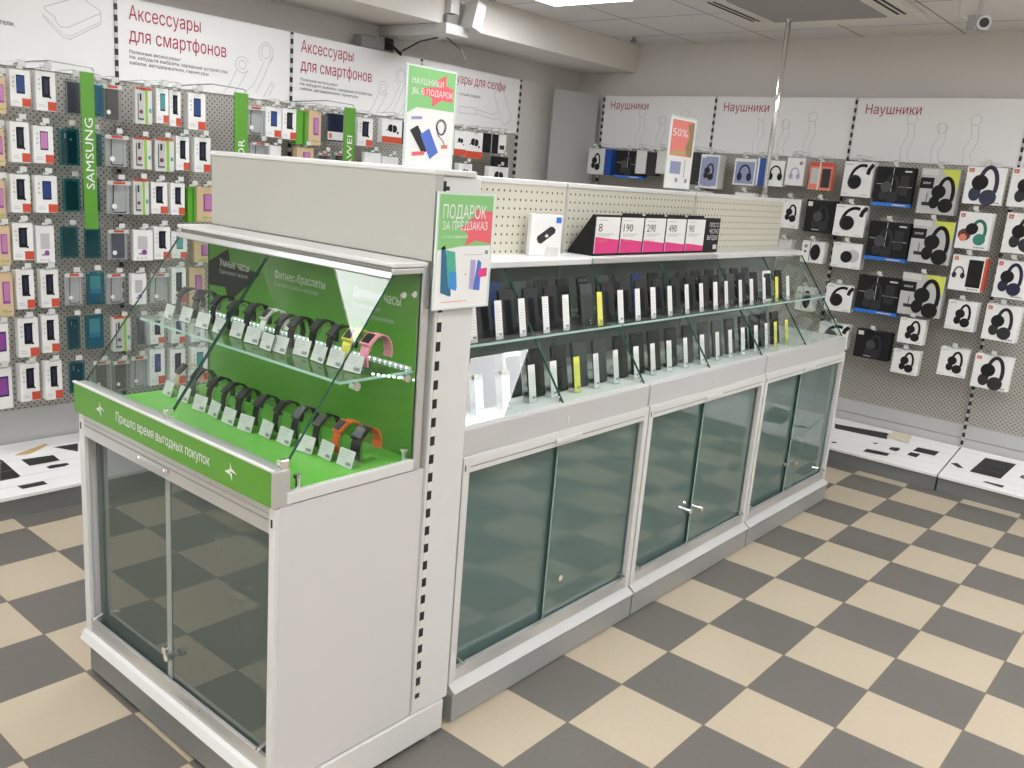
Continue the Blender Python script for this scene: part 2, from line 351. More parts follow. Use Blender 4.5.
# ------------------------------------------------------------------ room shell
RX0, RX1, RY0, RY1, CZ = -6.0, 3.95, -6.0, 3.10, 2.62
def floor_material():
    m = bpy.data.materials.new('checker_floor_tiles'); m.use_nodes = True; nt = m.node_tree
    b = nt.nodes['Principled BSDF']
    tc = nt.nodes.new('ShaderNodeTexCoord'); sp = nt.nodes.new('ShaderNodeSeparateXYZ'); nt.links.new(tc.outputs['Object'], sp.inputs[0])
    T = 0.3
    ux = N(nt, 'DIVIDE', sp.outputs[0], T); uy = N(nt, 'DIVIDE', sp.outputs[1], T)
    par = N(nt, 'FLOORED_MODULO', N(nt, 'ADD', N(nt, 'FLOOR', ux), N(nt, 'FLOOR', uy)), 2.0)
    par = N(nt, 'GREATER_THAN', par, 0.5)
    no = nt.nodes.new('ShaderNodeTexNoise'); no.inputs['Scale'].default_value = 60; no.inputs['Detail'].default_value = 4
    nt.links.new(tc.outputs['Object'], no.inputs['Vector'])
    no2 = nt.nodes.new('ShaderNodeTexNoise'); no2.inputs['Scale'].default_value = 2.2; nt.links.new(tc.outputs['Object'], no2.inputs['Vector'])
    wear = N(nt, 'ADD', N(nt, 'MULTIPLY', no.outputs['Fac'], 0.35), N(nt, 'MULTIPLY', no2.outputs['Fac'], 0.5))
    dk = mixcol(nt, wear, (0.120, 0.112, 0.100), (0.185, 0.174, 0.157))
    lt = mixcol(nt, wear, (0.43, 0.365, 0.265), (0.56, 0.48, 0.37))
    c = mixcol(nt, par, dk, lt)
    g = []
    for w in (ux, uy):
        fr = N(nt, 'FRACT', w)
        d = N(nt, 'MINIMUM', fr, N(nt, 'SUBTRACT', 1.0, fr))
        g.append(N(nt, 'LESS_THAN', d, 0.007))
    gr = N(nt, 'MAXIMUM', g[0], g[1])
    c = mixcol(nt, gr, c, (0.17, 0.135, 0.10))
    nt.links.new(c, b.inputs['Base Color'])
    b.inputs['Roughness'].default_value = 0.38; b.inputs['Specular IOR Level'].default_value = 0.35
    return m
struct('floor', MB().box(RX0, RX1, RY0, RY1, -0.1, 0, floor_material()))
def ceil_material():
    m = bpy.data.materials.new('ceiling_tiles'); m.use_nodes = True; nt = m.node_tree
    b = nt.nodes['Principled BSDF']
    tc = nt.nodes.new('ShaderNodeTexCoord'); sp = nt.nodes.new('ShaderNodeSeparateXYZ'); nt.links.new(tc.outputs['Object'], sp.inputs[0])
    g = []
    for k, o in ((0, 0.0), (1, 0.3)):
        fr = N(nt, 'FRACT', N(nt, 'DIVIDE', N(nt, 'SUBTRACT', sp.outputs[k], o), 0.6))
        d = N(nt, 'MINIMUM', fr, N(nt, 'SUBTRACT', 1.0, fr)); g.append(N(nt, 'LESS_THAN', d, 0.009))
    gr = N(nt, 'MAXIMUM', g[0], g[1])
    no = nt.nodes.new('ShaderNodeTexNoise'); no.inputs['Scale'].default_value = 1.7; nt.links.new(tc.outputs['Object'], no.inputs['Vector'])
    gc = mixcol(nt, no.outputs['Fac'], (0.12, 0.11, 0.10), (0.62, 0.58, 0.54))
    c = mixcol(nt, gr, (0.80, 0.78, 0.755), gc)
    nt.links.new(c, b.inputs['Base Color']); b.inputs['Roughness'].default_value = 0.8
    return m
struct('ceiling', MB().box(RX0, RX1, RY0, RY1, CZ, CZ+0.1, ceil_material()))
struct('wall_left', MB().box(RX0, RX1+0.1, RY1, RY1+0.1, 0, CZ, WALLM))
struct('wall_far', MB().box(RX1, RX1+0.1, RY0, RY1, 0, CZ, WALLM))
struct('wall_right', MB().box(RX0, RX1, RY0-0.1, RY0, 0, CZ, WALLM))
struct('wall_near', MB().box(RX0-0.1, RX0, RY0, RY1, 0, CZ, WALLM))
struct('trim_1', MB().box(RX0, RX1-0.002, 2.59, RY1-0.002, 2.42, CZ-0.002, BEAMM))
tag(bpy.data.objects['trim_1'], label='boxed ceiling beam running along the left wall')
bpy.data.objects['trim_1'].name = 'trim_1'

# ceiling lights
lights = [(x, y) for x in (-3.75, -1.95, -0.15, 1.5+0.15, ) for y in (1.8, 0.0, -1.8, -3.6)]
lights = [(x, y) for x in (-5.1, -3.3, -1.53, 0.45, 2.17) for y in (2.00 if 0 else 1.95, 0.45, -0.97, -2.4, -4.2) if not (x == 2.17 and y == 0.45)] + [(3.0, -1.75), (3.0, -3.3)]  # the two panels appended last are extras, added to brighten the far wall
for i, (x, y) in enumerate(lights):
    t = thing('ceiling_light', 'square ceiling light panel with a glowing white diffuser, set in the tiled ceiling', 'ceiling light', (x, y, CZ-0.02), group='square light panels of the tiled ceiling')
    a = 0.30
    mb = MB()
    for bx in ((x-a, x+a, y-a, y-a+.02), (x-a, x+a, y+a-.02, y+a), (x-a, x-a+.02, y-a+.02, y+a-.02), (x+a-.02, x+a, y-a+.02, y+a-.02)):
        mb.box(*bx, CZ-0.02, CZ, WHITE)
    mb.build('frame', t)
    MB().box(x-a+.02, x+a-.02, y-a+.02, y+a-.02, CZ-0.012, CZ-0.002, mat('diffuser', (0.9, 0.9, 0.9), 0.5, emit=(0.97, 0.98, 1.0), estr=LIGHT_E)).build('diffuser', t)

# ------------------------------------------------------------------ long counter
def text_on_front(*a, **k): return text(*a, **k)
ZL, ZH = 0.825, 0.905
SPY = 0.72     # perforated spine, front face
def knob(parent, x, y, z, d=(0, -1, 0)):
    mb = MB(); d = Vector(d); p = Vector((x, y, z))
    mb.tube([p, p+d*0.012], 0.006, CHROME, 8); mb.tube([p+d*0.012, p+d*0.028], 0.011, CHROME, 10)
    mb.build('door_knob', parent, smooth=False)
bays = [(-0.262, 0.712), (0.722, 1.696), (1.706, 2.68)]
desc = ['beside the green watch case', 'middle of three', 'at the far end']
for bi, (x0, x1) in enumerate(bays):
    t = thing('glass_display_counter', f'white phone display counter with dark glass sliding doors, {desc[bi]}', 'display counter', ((x0+x1)/2, 0.49, 0), group='phone display counters in the long row')
    MB().box(x0, x1, 0.240, SPY, 0.004, 0.086, PLINTHC).build('plinth', t)
    mb = MB()
    mb.prism([(x0, 0.232, 0.098), (x0, 0.240, 0.086), (x0, 0.30, 0.086), (x0, 0.30, 0.120), (x0, 0.262, 0.120), (x0, 0.252, 0.112)], (x1-x0, 0, 0), SILL)
    mb.build('bottom_sill', t)
    mb = MB()   # carcass
    mb.box(x0, x0+.016, 0.286, SPY, 0.10, 0.89, WHITE2); mb.box(x1-.016, x1, 0.286, SPY, 0.10, 0.89, WHITE2)
    mb.box(x0+.016, x1-.016, 0.30, SPY, 0.10, 0.118, WHITE2); mb.box(x0+.016, x1-.016, 0.66, SPY, 0.118, 0.86, LGREY)
    mb.build('cabinet_body', t)
    MB().box(x0+.017, x1-.017, 0.33, 0.655, 0.46, 0.474, LGREY).build('inner_shelf', t)
    mb = MB()   # aluminium door surround
    mb.box(x0, x0+.026, 0.258, 0.276, 0.121, 0.812, WHITE); mb.box(x1-.026, x1, 0.258, 0.276, 0.121, 0.812, WHITE)
    mb.box(x0+.026, x1-.026, 0.260, 0.276, 0.121, 0.160, ALU)
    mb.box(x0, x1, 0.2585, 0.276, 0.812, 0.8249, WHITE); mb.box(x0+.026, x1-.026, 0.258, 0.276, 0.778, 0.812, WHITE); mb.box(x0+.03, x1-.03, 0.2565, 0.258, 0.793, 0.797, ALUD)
    mb.box(x0+.006, x0+.010, 0.2565, 0.258, 0.785, 0.803, DARK)
    mb.build('door_frame', t, 0.0015)
    c = (x0+x1)/2
    MB().box(c-.07, c+.07, 0.250, 0.2565, 0.789, 0.806, WHITE).build('finger_pull', t, 0.003)
    d1 = MB().box(x0+.026, c+.012, 0.298, 0.304, 0.140, 0.788, DOORG, edge=GEDGEL, thin='y').build('sliding_door', t)
    d2 = MB().box(c-.012, x1-.026, 0.282, 0.288, 0.140, 0.788, DOORG, edge=GEDGEL, thin='y').build('sliding_door', t)
    if bi: knob(d1, c-0.035, 0.298, 0.30); knob(d2, c+0.03, 0.282, 0.30)
    else: knob(d2, c+0.03, 0.282, 0.30)
    for s in (x0+.05, x1-.05):
        MB().tube([(s, 0.282, 0.180), (s, 0.249, 0.175)], 0.006, CHROME).build('door_stop', t)
    MB().box(x0-(.03 if bi == 0 else 0), x1, 0.266, 0.286, ZL, ZH, FASC).build('front_fascia', t, 0.003)
    MB().box(x0, x1, 0.286, 0.305, 0.88, ZH, WHITE).build('ledge', t)
    MB().box(c-.004, c+.004, 0.264, 0.266, 0.848, 0.868, WHITE).build('lock', t)
    MB().box(x0, x1, 0.305, SPY, 0.892, 0.904, PAPERG).build('deck', t)
    # slanted glass in two panes per bay
    for k in range(2):
        a = x0+.003+(x1-x0)*k/2; b_ = x0-.003+(x1-x0)*(k+1)/2
        MB().prism([(a, 0.290, 0.906), (a, 0.296, 0.909), (a, 0.582, 1.303), (a, 0.576, 1.300)], (b_-a, 0, 0), GLASS).build('slanted_glass', t)
        e = MB()
        e.prism([(b_-.0005, 0.287, 0.906), (b_-.0005, 0.295, 0.906), (b_-.0005, 0.582, 1.302), (b_-.0005, 0.575, 1.302)], (.004, 0, 0), GEDGE)
        e.build('glass_joint', t)
        MB().box(b_-.010, b_+.010, 0.30, 0.315, 0.905, 0.925, CHROME).build('glass_clip', t, 0.003)
    MB().box(x0+.004, x1-.004, 0.412, SPY-.004, 1.094, 1.102, GLASS, edge=GEDGEL, thin='z').build('glass_shelf', t)
    MB().box(x0+.02, x1-.02, 0.408, 0.411, 1.102, 1.118, ACRYL).build('clear_lip', t)
    # top shelf with rounded front
    mb = MB().box(x0, x1, 0.585, SPY, 1.306, 1.326, WHITE); mb.box(x0, x1, 0.572, 0.590, 1.300, 1.322, ALU if bi == 1 else WHITE)
    mb.build('top_shelf', t, 0.003)
    MB().box(x0, x1, SPY, SPY+.012, 1.326, 1.575, PEGC).build('perforated_back', t)
    MB().box(x0, x1, SPY, SPY+.012, 0.892, 1.326, mat('inner_back_grey', (.22, .235, .225), .22)).build('inner_back', t)
    MB().box(x0, x1, SPY-.004, SPY+.045, 1.567, 1.587, WHITE).build('top_cap', t, 0.004)
    mb = MB().box(x0, x0+.006, SPY-.003, SPY, 1.326, 1.567, LGREY); mb.build('panel_seam', t)
    if bi == 2:
        MB().prism([(x1-.012, 0.306, 0.906), (x1-.012, SPY-.002, 0.906), (x1-.012, SPY-.002, 1.262), (x1-.012, 0.583, 1.262), (x1-.012, 0.306, 0.915)], (.006, 0, 0), GLASS, edge=GEDGEL).build('side_glass', t)
    MB().box(x0, x1, SPY+.014, SPY+.43, 0.0, 0.86, WHITE2).build('rear_cabinet', t)

# chromed pole rising from the counter spine
t = thing('chrome_pole', 'slim chrome pole rising from the perforated counter spine towards the ceiling', 'pole', (2.47, SPY+.022, 1.587))
MB().tube([(2.47, SPY+.022, 1.588), (2.47, SPY+.022, 2.46)], 0.0125, CHROME, 12).build('tube', t, smooth=True)
MB().tube([(2.47, SPY+.022, 1.588), (2.47, SPY+.022, 1.60)], 0.022, CHROME, 14).build('foot_collar', t)
MB().tube([(2.47, SPY+.022, 2.46), (2.47, SPY+.022, 2.466)], 0.0135, CHROME, 14).build('end_cap', t)

# ------------------------------------------------------------------ green end case
EX = -0.90; EY0, EY1 = 0.235, 1.19
t = thing('watch_display_case', 'white end cabinet with a green glass watch case on top and smoked sliding doors', 'display case', (-0.6, 0.71, 0))
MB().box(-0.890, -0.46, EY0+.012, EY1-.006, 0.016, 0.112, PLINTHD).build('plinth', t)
MB().prism([(-0.915, EY0+.002, 0.122), (-0.895, EY0+.002, 0.112), (-0.865, EY0+.002, 0.112), (-0.865, EY0+.002, 0.150), (-0.898, EY0+.002, 0.150), (-0.905, EY0+.002, 0.145)], (0, EY1-EY0+.004, 0), WHITE).build('bottom_sill', t)
mb = MB()
mb.box(-0.885, -0.442, EY0, EY0+.018, 0.115, 0.842, WHITE2); mb.box(-0.885, -0.442, EY1-.018, EY1, 0.115, 0.842, WHITE2)
mb.box(-0.865, -0.452, EY0+.018, EY1-.018, 0.115, 0.135, WHITE2); mb.box(-0.475, -0.442, EY0+.018, EY1-.018, 0.135, 0.842, LGREY)
mb.build('cabinet_body', t)
MB().box(-0.84, -0.48, EY0+.02, EY1-.02, 0.47, 0.484, LGREY).build('inner_shelf', t)
mb = MB()
mb.box(-0.897, -0.885, EY0, EY0+.022, 0.150, 0.838, WHITE); mb.box(-0.897, -0.885, EY1-.03, EY1, 0.150, 0.838, WHITE)
mb.box(-0.895, -0.885, EY0+.022, EY1-.03, 0.150, 0.195, ALU)
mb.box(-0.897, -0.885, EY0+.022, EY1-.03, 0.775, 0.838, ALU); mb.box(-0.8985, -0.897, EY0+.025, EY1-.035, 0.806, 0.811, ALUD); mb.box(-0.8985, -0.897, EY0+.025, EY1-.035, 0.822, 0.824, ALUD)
for y in (EY0+.012, EY1-.012): mb.box(-0.8985, -0.897, y-.003, y+.003, 0.792, 0.812, DARK)
mb.build('door_frame', t, 0.0015)
mb = MB().box(-0.905, -0.8985, 0.69, 0.84, 0.792, 0.806, ALU)
for y in (0.70, 0.83): mb.tube([(-0.8985, y, 0.800), (-0.908, y, 0.800)], 0.006, CHROME)
mb.build('finger_pull', t, 0.002)
d1 = MB().box(-0.864, -0.858, 0.70, EY1-.03, 0.17, 0.79, DOORE, edge=GEDGEL, thin='x').build('sliding_door', t)
d2 = MB().box(-0.880, -0.874, EY0+.022, 0.735, 0.17, 0.79, DOORE, edge=GEDGEL, thin='x').build('sliding_door', t)
knob(d2, -0.880, 0.700, 0.272, (-1, 0, 0)); knob(d1, -0.866, 0.735, 0.272, (-1, 0, 0))
MB().box(-0.8822, -0.8805, 0.712, 0.735, 0.172, 0.788, mat('pale_edge_strip', (.30, .335, .31), .2)).build('edge_strip', d2)
MB().box(-0.866, -0.8645, 0.740, 0.754, 0.745, 0.765, PAPER_M).build('door_sticker', d1)
for y in (EY0+.05, EY1-.06): MB().tube([(-0.874, y, 0.215), (-0.905, y, 0.205)], 0.006, CHROME).build('door_stop', t)
# lower side rail and feet
mb = MB().box(-0.897, -0.312, EY0-.006, EY0+.03, 0.014, 0.110, WHITE); mb.build('side_base_rail', t, 0.004)
for x, y in ((-0.36, EY0+.01), (-0.80, EY0+.03), (-0.86, EY1-.05)):
    MB().tube([(x, y, 0.0), (x, y, 0.006)], 0.016, ALUD, 10).tube([(x, y, 0.006), (x, y, 0.0145)], 0.006, CHROME, 8).build('levelling_foot', t)
# green fascia band with trim and lettering
mb = MB().box(-0.905, -0.885, EY0+.004, EY1+.008, 0.842, 0.926, GREENF); fas = mb.build('green_fascia', t, 0.002)
mb = MB().box(-0.907, -0.897, EY0-.000, EY1+.010, 0.926, 0.932, WHITE); mb.box(-0.897, -0.862, EY0-.000, EY1+.010, 0.900, 0.928, ALU); mb.box(-0.906, -0.86, EY0-.003, EY0+.004, 0.842, 0.928, ALU)
mb.build('fascia_trim', t, 0.0015)
text('lettering', 'Пришло время выгодных покупок', PAPER_M, (-0.9055, 0.945, 0.873), (0, -1, 0), (0, 0, 1), 0.026, 0.46, fas, bold=0.03)
for yc in (1.035, 0.395):
    mb = MB(); X = -0.9065
    mb.flat([(X, yc+.026, 0.880), (X, yc-.004, 0.895), (X, yc+.004, 0.880), (X, yc-.002, 0.876)], PAPER_M)
    mb.flat([(X, yc+.003, 0.908), (X, yc+.004, 0.886), (X, yc-.026, 0.884), (X, yc-.002, 0.894)], PAPER_M)
    mb.flat([(X, yc+.006, 0.881), (X, yc-.006, 0.862), (X, yc-.004, 0.882)], PAPER_M)
    mb.build('arrow_emblem', fas)
# green deck and back
MB().box(-0.848, -0.482, EY0+.008, EY1-.008, 0.846, 0.872, GREEND).build('green_deck', t)
MB().box(-0.482, -0.470, EY0+.006, EY1, 0.842, 1.345, GREEN).build('green_back', t)
bk = t.children[-1]
for s, y, w, h in (('Умные часы', 1.125, .158, .023), ('Фитнес-браслеты', 0.839, .231, .023), ('Детские часы', 0.490, .183, .026)):
    text('lettering', s, PAPER_M, (-0.4835, y, 1.258), (0, -1, 0), (0, 0, 1), h, w, bk, bold=0.025)
for s, y, w, z in (('Принимают звонки', 1.125, .15, 1.236), ('Считают шаги и калории', 0.838, .20, 1.236), ('Определяют', 0.489, .11, 1.230), ('местоположение', 0.489, .16, 1.208)):
    text('lettering', s, LGREY, (-0.4835, y, z), (0, -1, 0), (0, 0, 1), .013, w, bk, bold=0.01)
mb = MB(); X = -0.4828
mb.flat([(X, 1.187, 1.265), (X, 1.079, 1.314), (X, 1.070, 1.275), (X, 0.911, 1.259), (X, 1.078, 1.150), (X, 1.095, 1.195), (X, 1.187, 1.191)], CHAR)
mb.build('arrow_emblem', bk)
# end glass sides, slanted front panes, frame
for y in (EY0+.001, EY1-.007):
    MB().prism([(-0.868, y, 0.872), (-0.484, y, 0.872), (-0.484, y, 1.348), (-0.574, y, 1.348), (-0.868, y, 0.94)], (0, .006, 0), GLASS, edge=GEDGE).build('side_glass', t)
y_s = [EY0+.001, 0.73, EY1-.001]
for a, b_ in zip(y_s[:-1], y_s[1:]):
    MB().prism([(-0.876, a+.002, 0.930), (-0.870, a+.002, 0.930), (-0.572, a+.002, 1.350), (-0.578, a+.002, 1.350)], (0, b_-a-.004, 0), GEDGE, edge=GLASS).build('slanted_glass', t)
MB().prism([(-0.871, 0.728, 0.932), (-0.868, 0.728, 0.930), (-0.571, 0.728, 1.348), (-0.576, 0.728, 1.350)], (0, .004, 0), GEDGE).build('glass_joint', t)
for y in (EY0+.006, 0.73):
    MB().box(-0.885, -0.862, y-.008, y+.008, 0.928, 0.952, CHROME).build('glass_clip', t, .003)
for x, z in ((-0.83, 0.885), (-0.505, 0.885)):
    MB().tube([(x, EY0+.012, z-.012), (x, EY0+.012, z+.012)], 0.006, CHROME, 8).tube([(x, EY0+.012, z+.012), (x, EY0+.012, z+.020)], 0.010, CHROME, 10).build('glass_clip', t)
for x, z in ((-0.68, 1.092), (-0.52, 1.092)):
    MB().tube([(x, EY0-.006, z), (x, EY0+.014, z)], 0.010, CHROME, 12).build('shelf_stud', t)
for x in (-0.545, -0.510):
    MB().tube([(x, EY0-.004, 1.300), (x, EY0+.001, 1.300)], 0.008, CHROME, 12).build('glass_screw', t)
MB().box(-0.715, -0.484, EY0+.015, EY1-.015, 1.098, 1.105, GLASS, edge=GEDGEL, thin='z').build('glass_shelf', t)
mb = MB().box(-0.490, -0.484, EY0+.02, EY1-.02, 1.105, 1.112, WHITE)
for k in range(46): mb.box(-0.4925, -0.4915, EY0+.03+k*.02, EY0+.034+k*.02, 1.107, 1.110, LED)
for k in range(9): mb.box(-0.62+k*.017, -0.616+k*.017, EY0+.010, EY0+.015, 1.110-k*.004, 1.114-k*.004, LED)
mb.build('led_strip', t)
mb = MB().box(-0.484, -0.462, EY0-.006, EY0+.010, 0.845, 1.366, ALU); mb.box(-0.584, -0.484, EY0-.006, EY0+.004, 1.350, 1.364, ALU); mb.box(-0.87, -0.484, EY0-.006, EY0+.010, 0.846, 0.874, WHITE)
mb.build('end_frame', t, .002)
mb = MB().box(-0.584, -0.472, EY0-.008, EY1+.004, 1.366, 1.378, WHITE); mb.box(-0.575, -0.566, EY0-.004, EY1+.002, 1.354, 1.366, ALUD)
mb.prism([(-0.590, EY0+.003, 1.340), (-0.583, EY0+.003, 1.337), (-0.571, EY0+.003, 1.352), (-0.578, EY0+.003, 1.356)], (0, EY1-EY0-.006, 0), ALU)
mb.build('top_shelf', t, .003)
# gondola end: uprights, grey back board, cap
t = thing('gondola_end_frame', 'tall white slotted frame with grey back board behind the watch case', 'shelving frame', (-0.35, 0.71, 0))
mb = MB().box(-0.440, -0.297, EY0-.004, EY0+.06, 0.112, 1.585, WHITE); up = mb.build('upright', t, .003)
MB().box(-0.428, -0.413, EY0-.0055, EY0-.004, 0.16, 1.56, SLOTW).build('slot_strip', up)
MB().box(-0.4395, -0.4375, EY0-.0052, EY0-.004, 0.125, 1.55, LGREY).build('slot_channel', up)
MB().box(-0.440, -0.297, EY1-.06, EY1, 0.02, 1.585, WHITE).build('upright', t, .003)
MB().box(-0.468, -0.442, EY0-.012, EY1+.004, 1.380, 1.585, GREYP).build('back_board', t)
MB().box(-0.440, -0.300, EY0+.06, EY1-.06, 0.02, 1.585, GREYP).build('core_panel', t)
MB().box(-0.472, -0.325, EY0-.014, EY1+.008, 1.585, 1.600, WHITE).build('top_cap', t, .004)
MB().box(-0.436, -0.427, EY0-.0075, EY0-.004, 1.53, 1.572, DARK).build('bracket_slot', up)

# ------------------------------------------------------------------ wall racks
def header_frame_L(x, z): return (x, 2.9835, z)
LFN = lambda x, z: (x, 2.9832, z)
RFN = lambda y, z: (3.8432, y, z)
lb = [(-1.84, -0.865), (-0.855, 0.118), (0.128, 1.102), (1.112, 2.086), (2.096, 3.072)]
for bi, (x0, x1) in enumerate(lb):
    wh = ['at the far left edge', 'nearest the left edge of the photo', 'second from the left', 'behind the gift sign', 'at the corner end'][bi]
    t = thing('wall_display_rack', f'perforated accessory wall rack with printed header, {wh}', 'display rack', ((x0+x1)/2, 2.77, 0), group='accessory racks along the left wall')
    MB().box(x0, x1, 2.53, 2.99, 0.0, 0.085, PLINTH).build('plinth', t)
    dk = MB().prism([(x0, 2.52, 0.088), (x0, 2.98, 0.176), (x0, 2.98, 0.186), (x0, 2.52, 0.102)], (x1-x0, 0, 0), HEADER).build('plinth_cover', t)
    MB().box(x0, x1, 2.99, 3.02, 0.18, 0.345, LGREY).build('kick_panel', t)
    MB().box(x0, x1, 2.992, 3.02, 0.345, 1.885, PEGL).build('perforated_panel', t)
    hd = MB().box(x0+.002, x1-.002, 2.984, 2.992, 1.888, 2.262, HEADER).build('header_panel', t)
    MB().box(x1-.002, x1+.012, 2.976, 3.03, 0.0, 2.262, SLOT).build('slotted_upright', t)
    U = (0, 0, 1); R = (1, 0, 0)
    if bi == 1:
        text('lettering', 'кабели, автодержатели,', INK, (-0.62, 2.983, 2.052), R, U, .020, .30, hd)
        mb = MB()
        # outline of a phone with a clear cover
        o = [(-0.13,2.085),(0.0,2.135),(0.05,2.14),(0.075,2.115),(0.02,2.062),(-0.05,2.045)]
        o = [(-0.195,2.155),(-0.06,2.215),(-0.02,2.218),(0.055,2.18),(0.055,2.172),(-0.095,2.085),(-0.13,2.082),(-0.145,2.10),(-0.15,2.118),(-0.19,2.142)]
        ribbon(mb, o, .0025, INKL, LFN, True)
        ribbon(mb, [(-0.2,2.125),(-0.2,2.112),(-0.12,2.04),(-0.09,2.035),(0.055,2.125),(0.055,2.17)], .0025, INKL, LFN)
        ribbon(mb, [(-0.195,2.118),(-0.115,2.052),(-0.09,2.048),(0.05,2.132)], .002, INKL, LFN)
        mb.build('line_drawing', hd)
    if bi in (2, 3):
        dx = 0.0 if bi == 2 else 0.983
        text('lettering', 'Аксессуары', DARKRED, (0.187+dx, 2.983, 2.170), R, U, .062, .372, hd, bold=.022)
        text('lettering', 'для смартфонов', DARKRED, (0.187+dx, 2.983, 2.072), R, U, .062, .517, hd, bold=.022)
        for s, z, w in (('Полезные аксессуары!', 2.022, .26), ('Не забудьте выбрать: зарядные устройства,', 1.998, .528), ('кабели, автодержатели, гарнитуры', 1.973, .415)):
            text('lettering', s, INK, (0.187+dx, 2.983, z-.004), R, U, .015, w, hd, bold=.004)
        mb = MB()
        for pts in (arc(0.945+dx, 2.13, .045, .052, -60, 240), arc(0.945+dx, 2.135, .028, .034, 0, 360), [(0.935+dx, 2.085), (0.87+dx, 1.96), (0.80+dx, 1.90)], [(0.985+dx, 2.12), (0.93+dx, 2.0), (0.885+dx, 1.92)],
                    arc(0.80+dx, 2.05, .042, .04, 20, 330), arc(0.80+dx, 2.05, .022, .022, 0, 360), [(0.765+dx, 2.02), (0.72+dx, 1.93), (0.69+dx, 1.90)], [(0.835+dx, 2.03), (0.80+dx, 1.97), (0.75+dx, 1.90)],
                    [(0.93+dx, 1.90), (0.985+dx, 1.985), (1.0+dx, 1.975), (0.965+dx, 1.91)]):
            ribbon(mb, pts, .0025, INKL, LFN)
        mb.build('line_drawing', hd)
    if bi == 4:
        text('lettering', 'Аксессуары для селфи', DARKRED, (2.19, 2.983, 2.163), R, U, .058, .72, hd, bold=.022)
        text('lettering', 'Монопод — лучший подарок', INK, (2.30, 2.983, 2.088), R, U, .018, .36, hd, bold=.004)
        mb = MB()
        ribbon(mb, [(2.46,1.975),(2.46,2.015),(2.63,2.02),(2.63,1.98)], .003, INKL, LFN, True)
        ribbon(mb, [(2.63,2.01),(2.81,1.995),(2.84,2.02)], .003, INKL, LFN); ribbon(mb, [(2.63,1.985),(2.81,1.965),(2.87,1.975)], .003, INKL, LFN)
        ribbon(mb, [(2.80,2.13),(2.86,2.19),(2.88,2.188),(3.0,2.0),(3.0,1.98),(2.93,1.93),(2.915,1.935)], .003, INKL, LFN, True)
        mb.build('line_drawing', hd)
    if bi == 1:
        mb = MB()
        for P in LEFT_PRINTS: mb.flat([(x, y, 0.1025+(y-2.53)*0.0845/0.46*1.0+.0020) for x, y in P], CHAR)
        def PF(x, y): return (x, y, 0.1025+(y-2.53)*0.0845/0.46+.0024)
        for P in ([(-0.84,2.60),(0.1,2.60)],[(-0.84,2.67),(0.1,2.67)],[(-0.84,2.74),(0.1,2.74)],[(-0.84,2.82),(0.1,2.82)],[(-0.84,2.90),(0.1,2.90)]):
            ribbon(mb, P, .0015, INKL, PF)
        mb.flat([PF(-0.46, 2.86), PF(-0.44, 2.875), PF(-0.30, 2.925), PF(-0.29, 2.91), PF(-0.36, 2.87), PF(-0.40, 2.855)], mat('print_straw', (0.55, 0.38, 0.16), 0.6))
        mb.build('printed_shapes', dk)
rb = [(-2.11, -1.135), (-1.125, -0.150), (-0.140, 0.835), (0.845, 1.820), (1.830, 2.772)]
for bi, (y0, y1) in enumerate(rb):
    wh = ['beyond the right edge of the photo', 'at the right edge of the photo', 'third from the grey screen', 'second from the grey screen', 'next to the grey screen'][bi]
    t = thing('wall_display_rack', f'perforated headphone wall rack with printed header, {wh}', 'display rack', (3.62, (y0+y1)/2, 0), group='headphone racks along the far wall')
    MB().box(3.39, 3.85, y0, y1, 0.0, 0.085, PLINTH).build('plinth', t)
    dk = MB().prism([(3.38, y0, 0.088), (3.84, y0, 0.176), (3.84, y0, 0.186), (3.38, y0, 0.102)], (0, y1-y0, 0), HEADER).build('plinth_cover', t)
    mb = MB().box(3.85, 3.88, y0, y1, 0.18, 0.236, LGREY); mb.box(3.85, 3.88, y0, y1, 0.24, 0.325, LGREY); mb.build('kick_panel', t)
    MB().box(3.852, 3.88, y0, y1, 0.325, 1.86, PEGR).build('perforated_panel', t)
    hd = MB().box(3.844, 3.852, y0+.002, y1-.002, 1.862, 2.242, HEADER).build('header_panel', t)
    MB().box(3.836, 3.89, y1-.002, y1+.012, 0.0, 2.245, SLOT).build('slotted_upright', t)
    text('lettering', 'Наушники', DARKRED, (3.843, y1-.060, 2.145), (0, -1, 0), (0, 0, 1), .056, .335, hd, bold=.024)
    mb = MB()
    for k in range(3):
        c = y1-.35-.18*k
        ribbon(mb, arc(c, 2.12-.05*(k % 2), .03, .03, 0, 360), .002, INKL, RFN)
        ribbon(mb, [(c+.02, 2.10), (c+.01, 2.02), (c+.04, 1.95), (c+.03, 1.87)], .002, INKL, RFN)
        ribbon(mb, [(c-.02, 2.09), (c-.03, 2.0), (c+.0, 1.92), (c-.02, 1.87)], .002, INKL, RFN)
    mb.build('line_drawing', hd)
    if bi in (1, 2):
        mb = MB(); PF = lambda x, y: (x, y, 0.1025+(x-3.39)*0.0845/0.46+.0024)
        for P in RIGHT_PRINTS:
            cy = sum(q[1] for q in P)/len(P)
            if y0 <= cy < y1+.0: mb.flat([(x, max(min(y, y1-.005), y0+.005), PF(x, y)[2]) for x, y in P], CHAR)
        for k in range(5): ribbon(mb, [(3.42+k*.09, y0+.02), (3.42+k*.09, y1-.02)], .0015, INKL, PF)
        mb.build('printed_shapes', dk)
# loose paper on the plinth cover
P = PAPER
mb = MB().prism([(x, y, 0.1025+(x-3.39)*0.0845/0.46+.003) for x, y in P], (0, 0, .012), mat('cream_paper', (0.66, 0.60, 0.48), 0.6))
tag(mb.build('paper_packet', loc=(3.75, 0.19, 0.17)), 'cream paper packet lying on the base shelf of the headphone wall', 'packet')

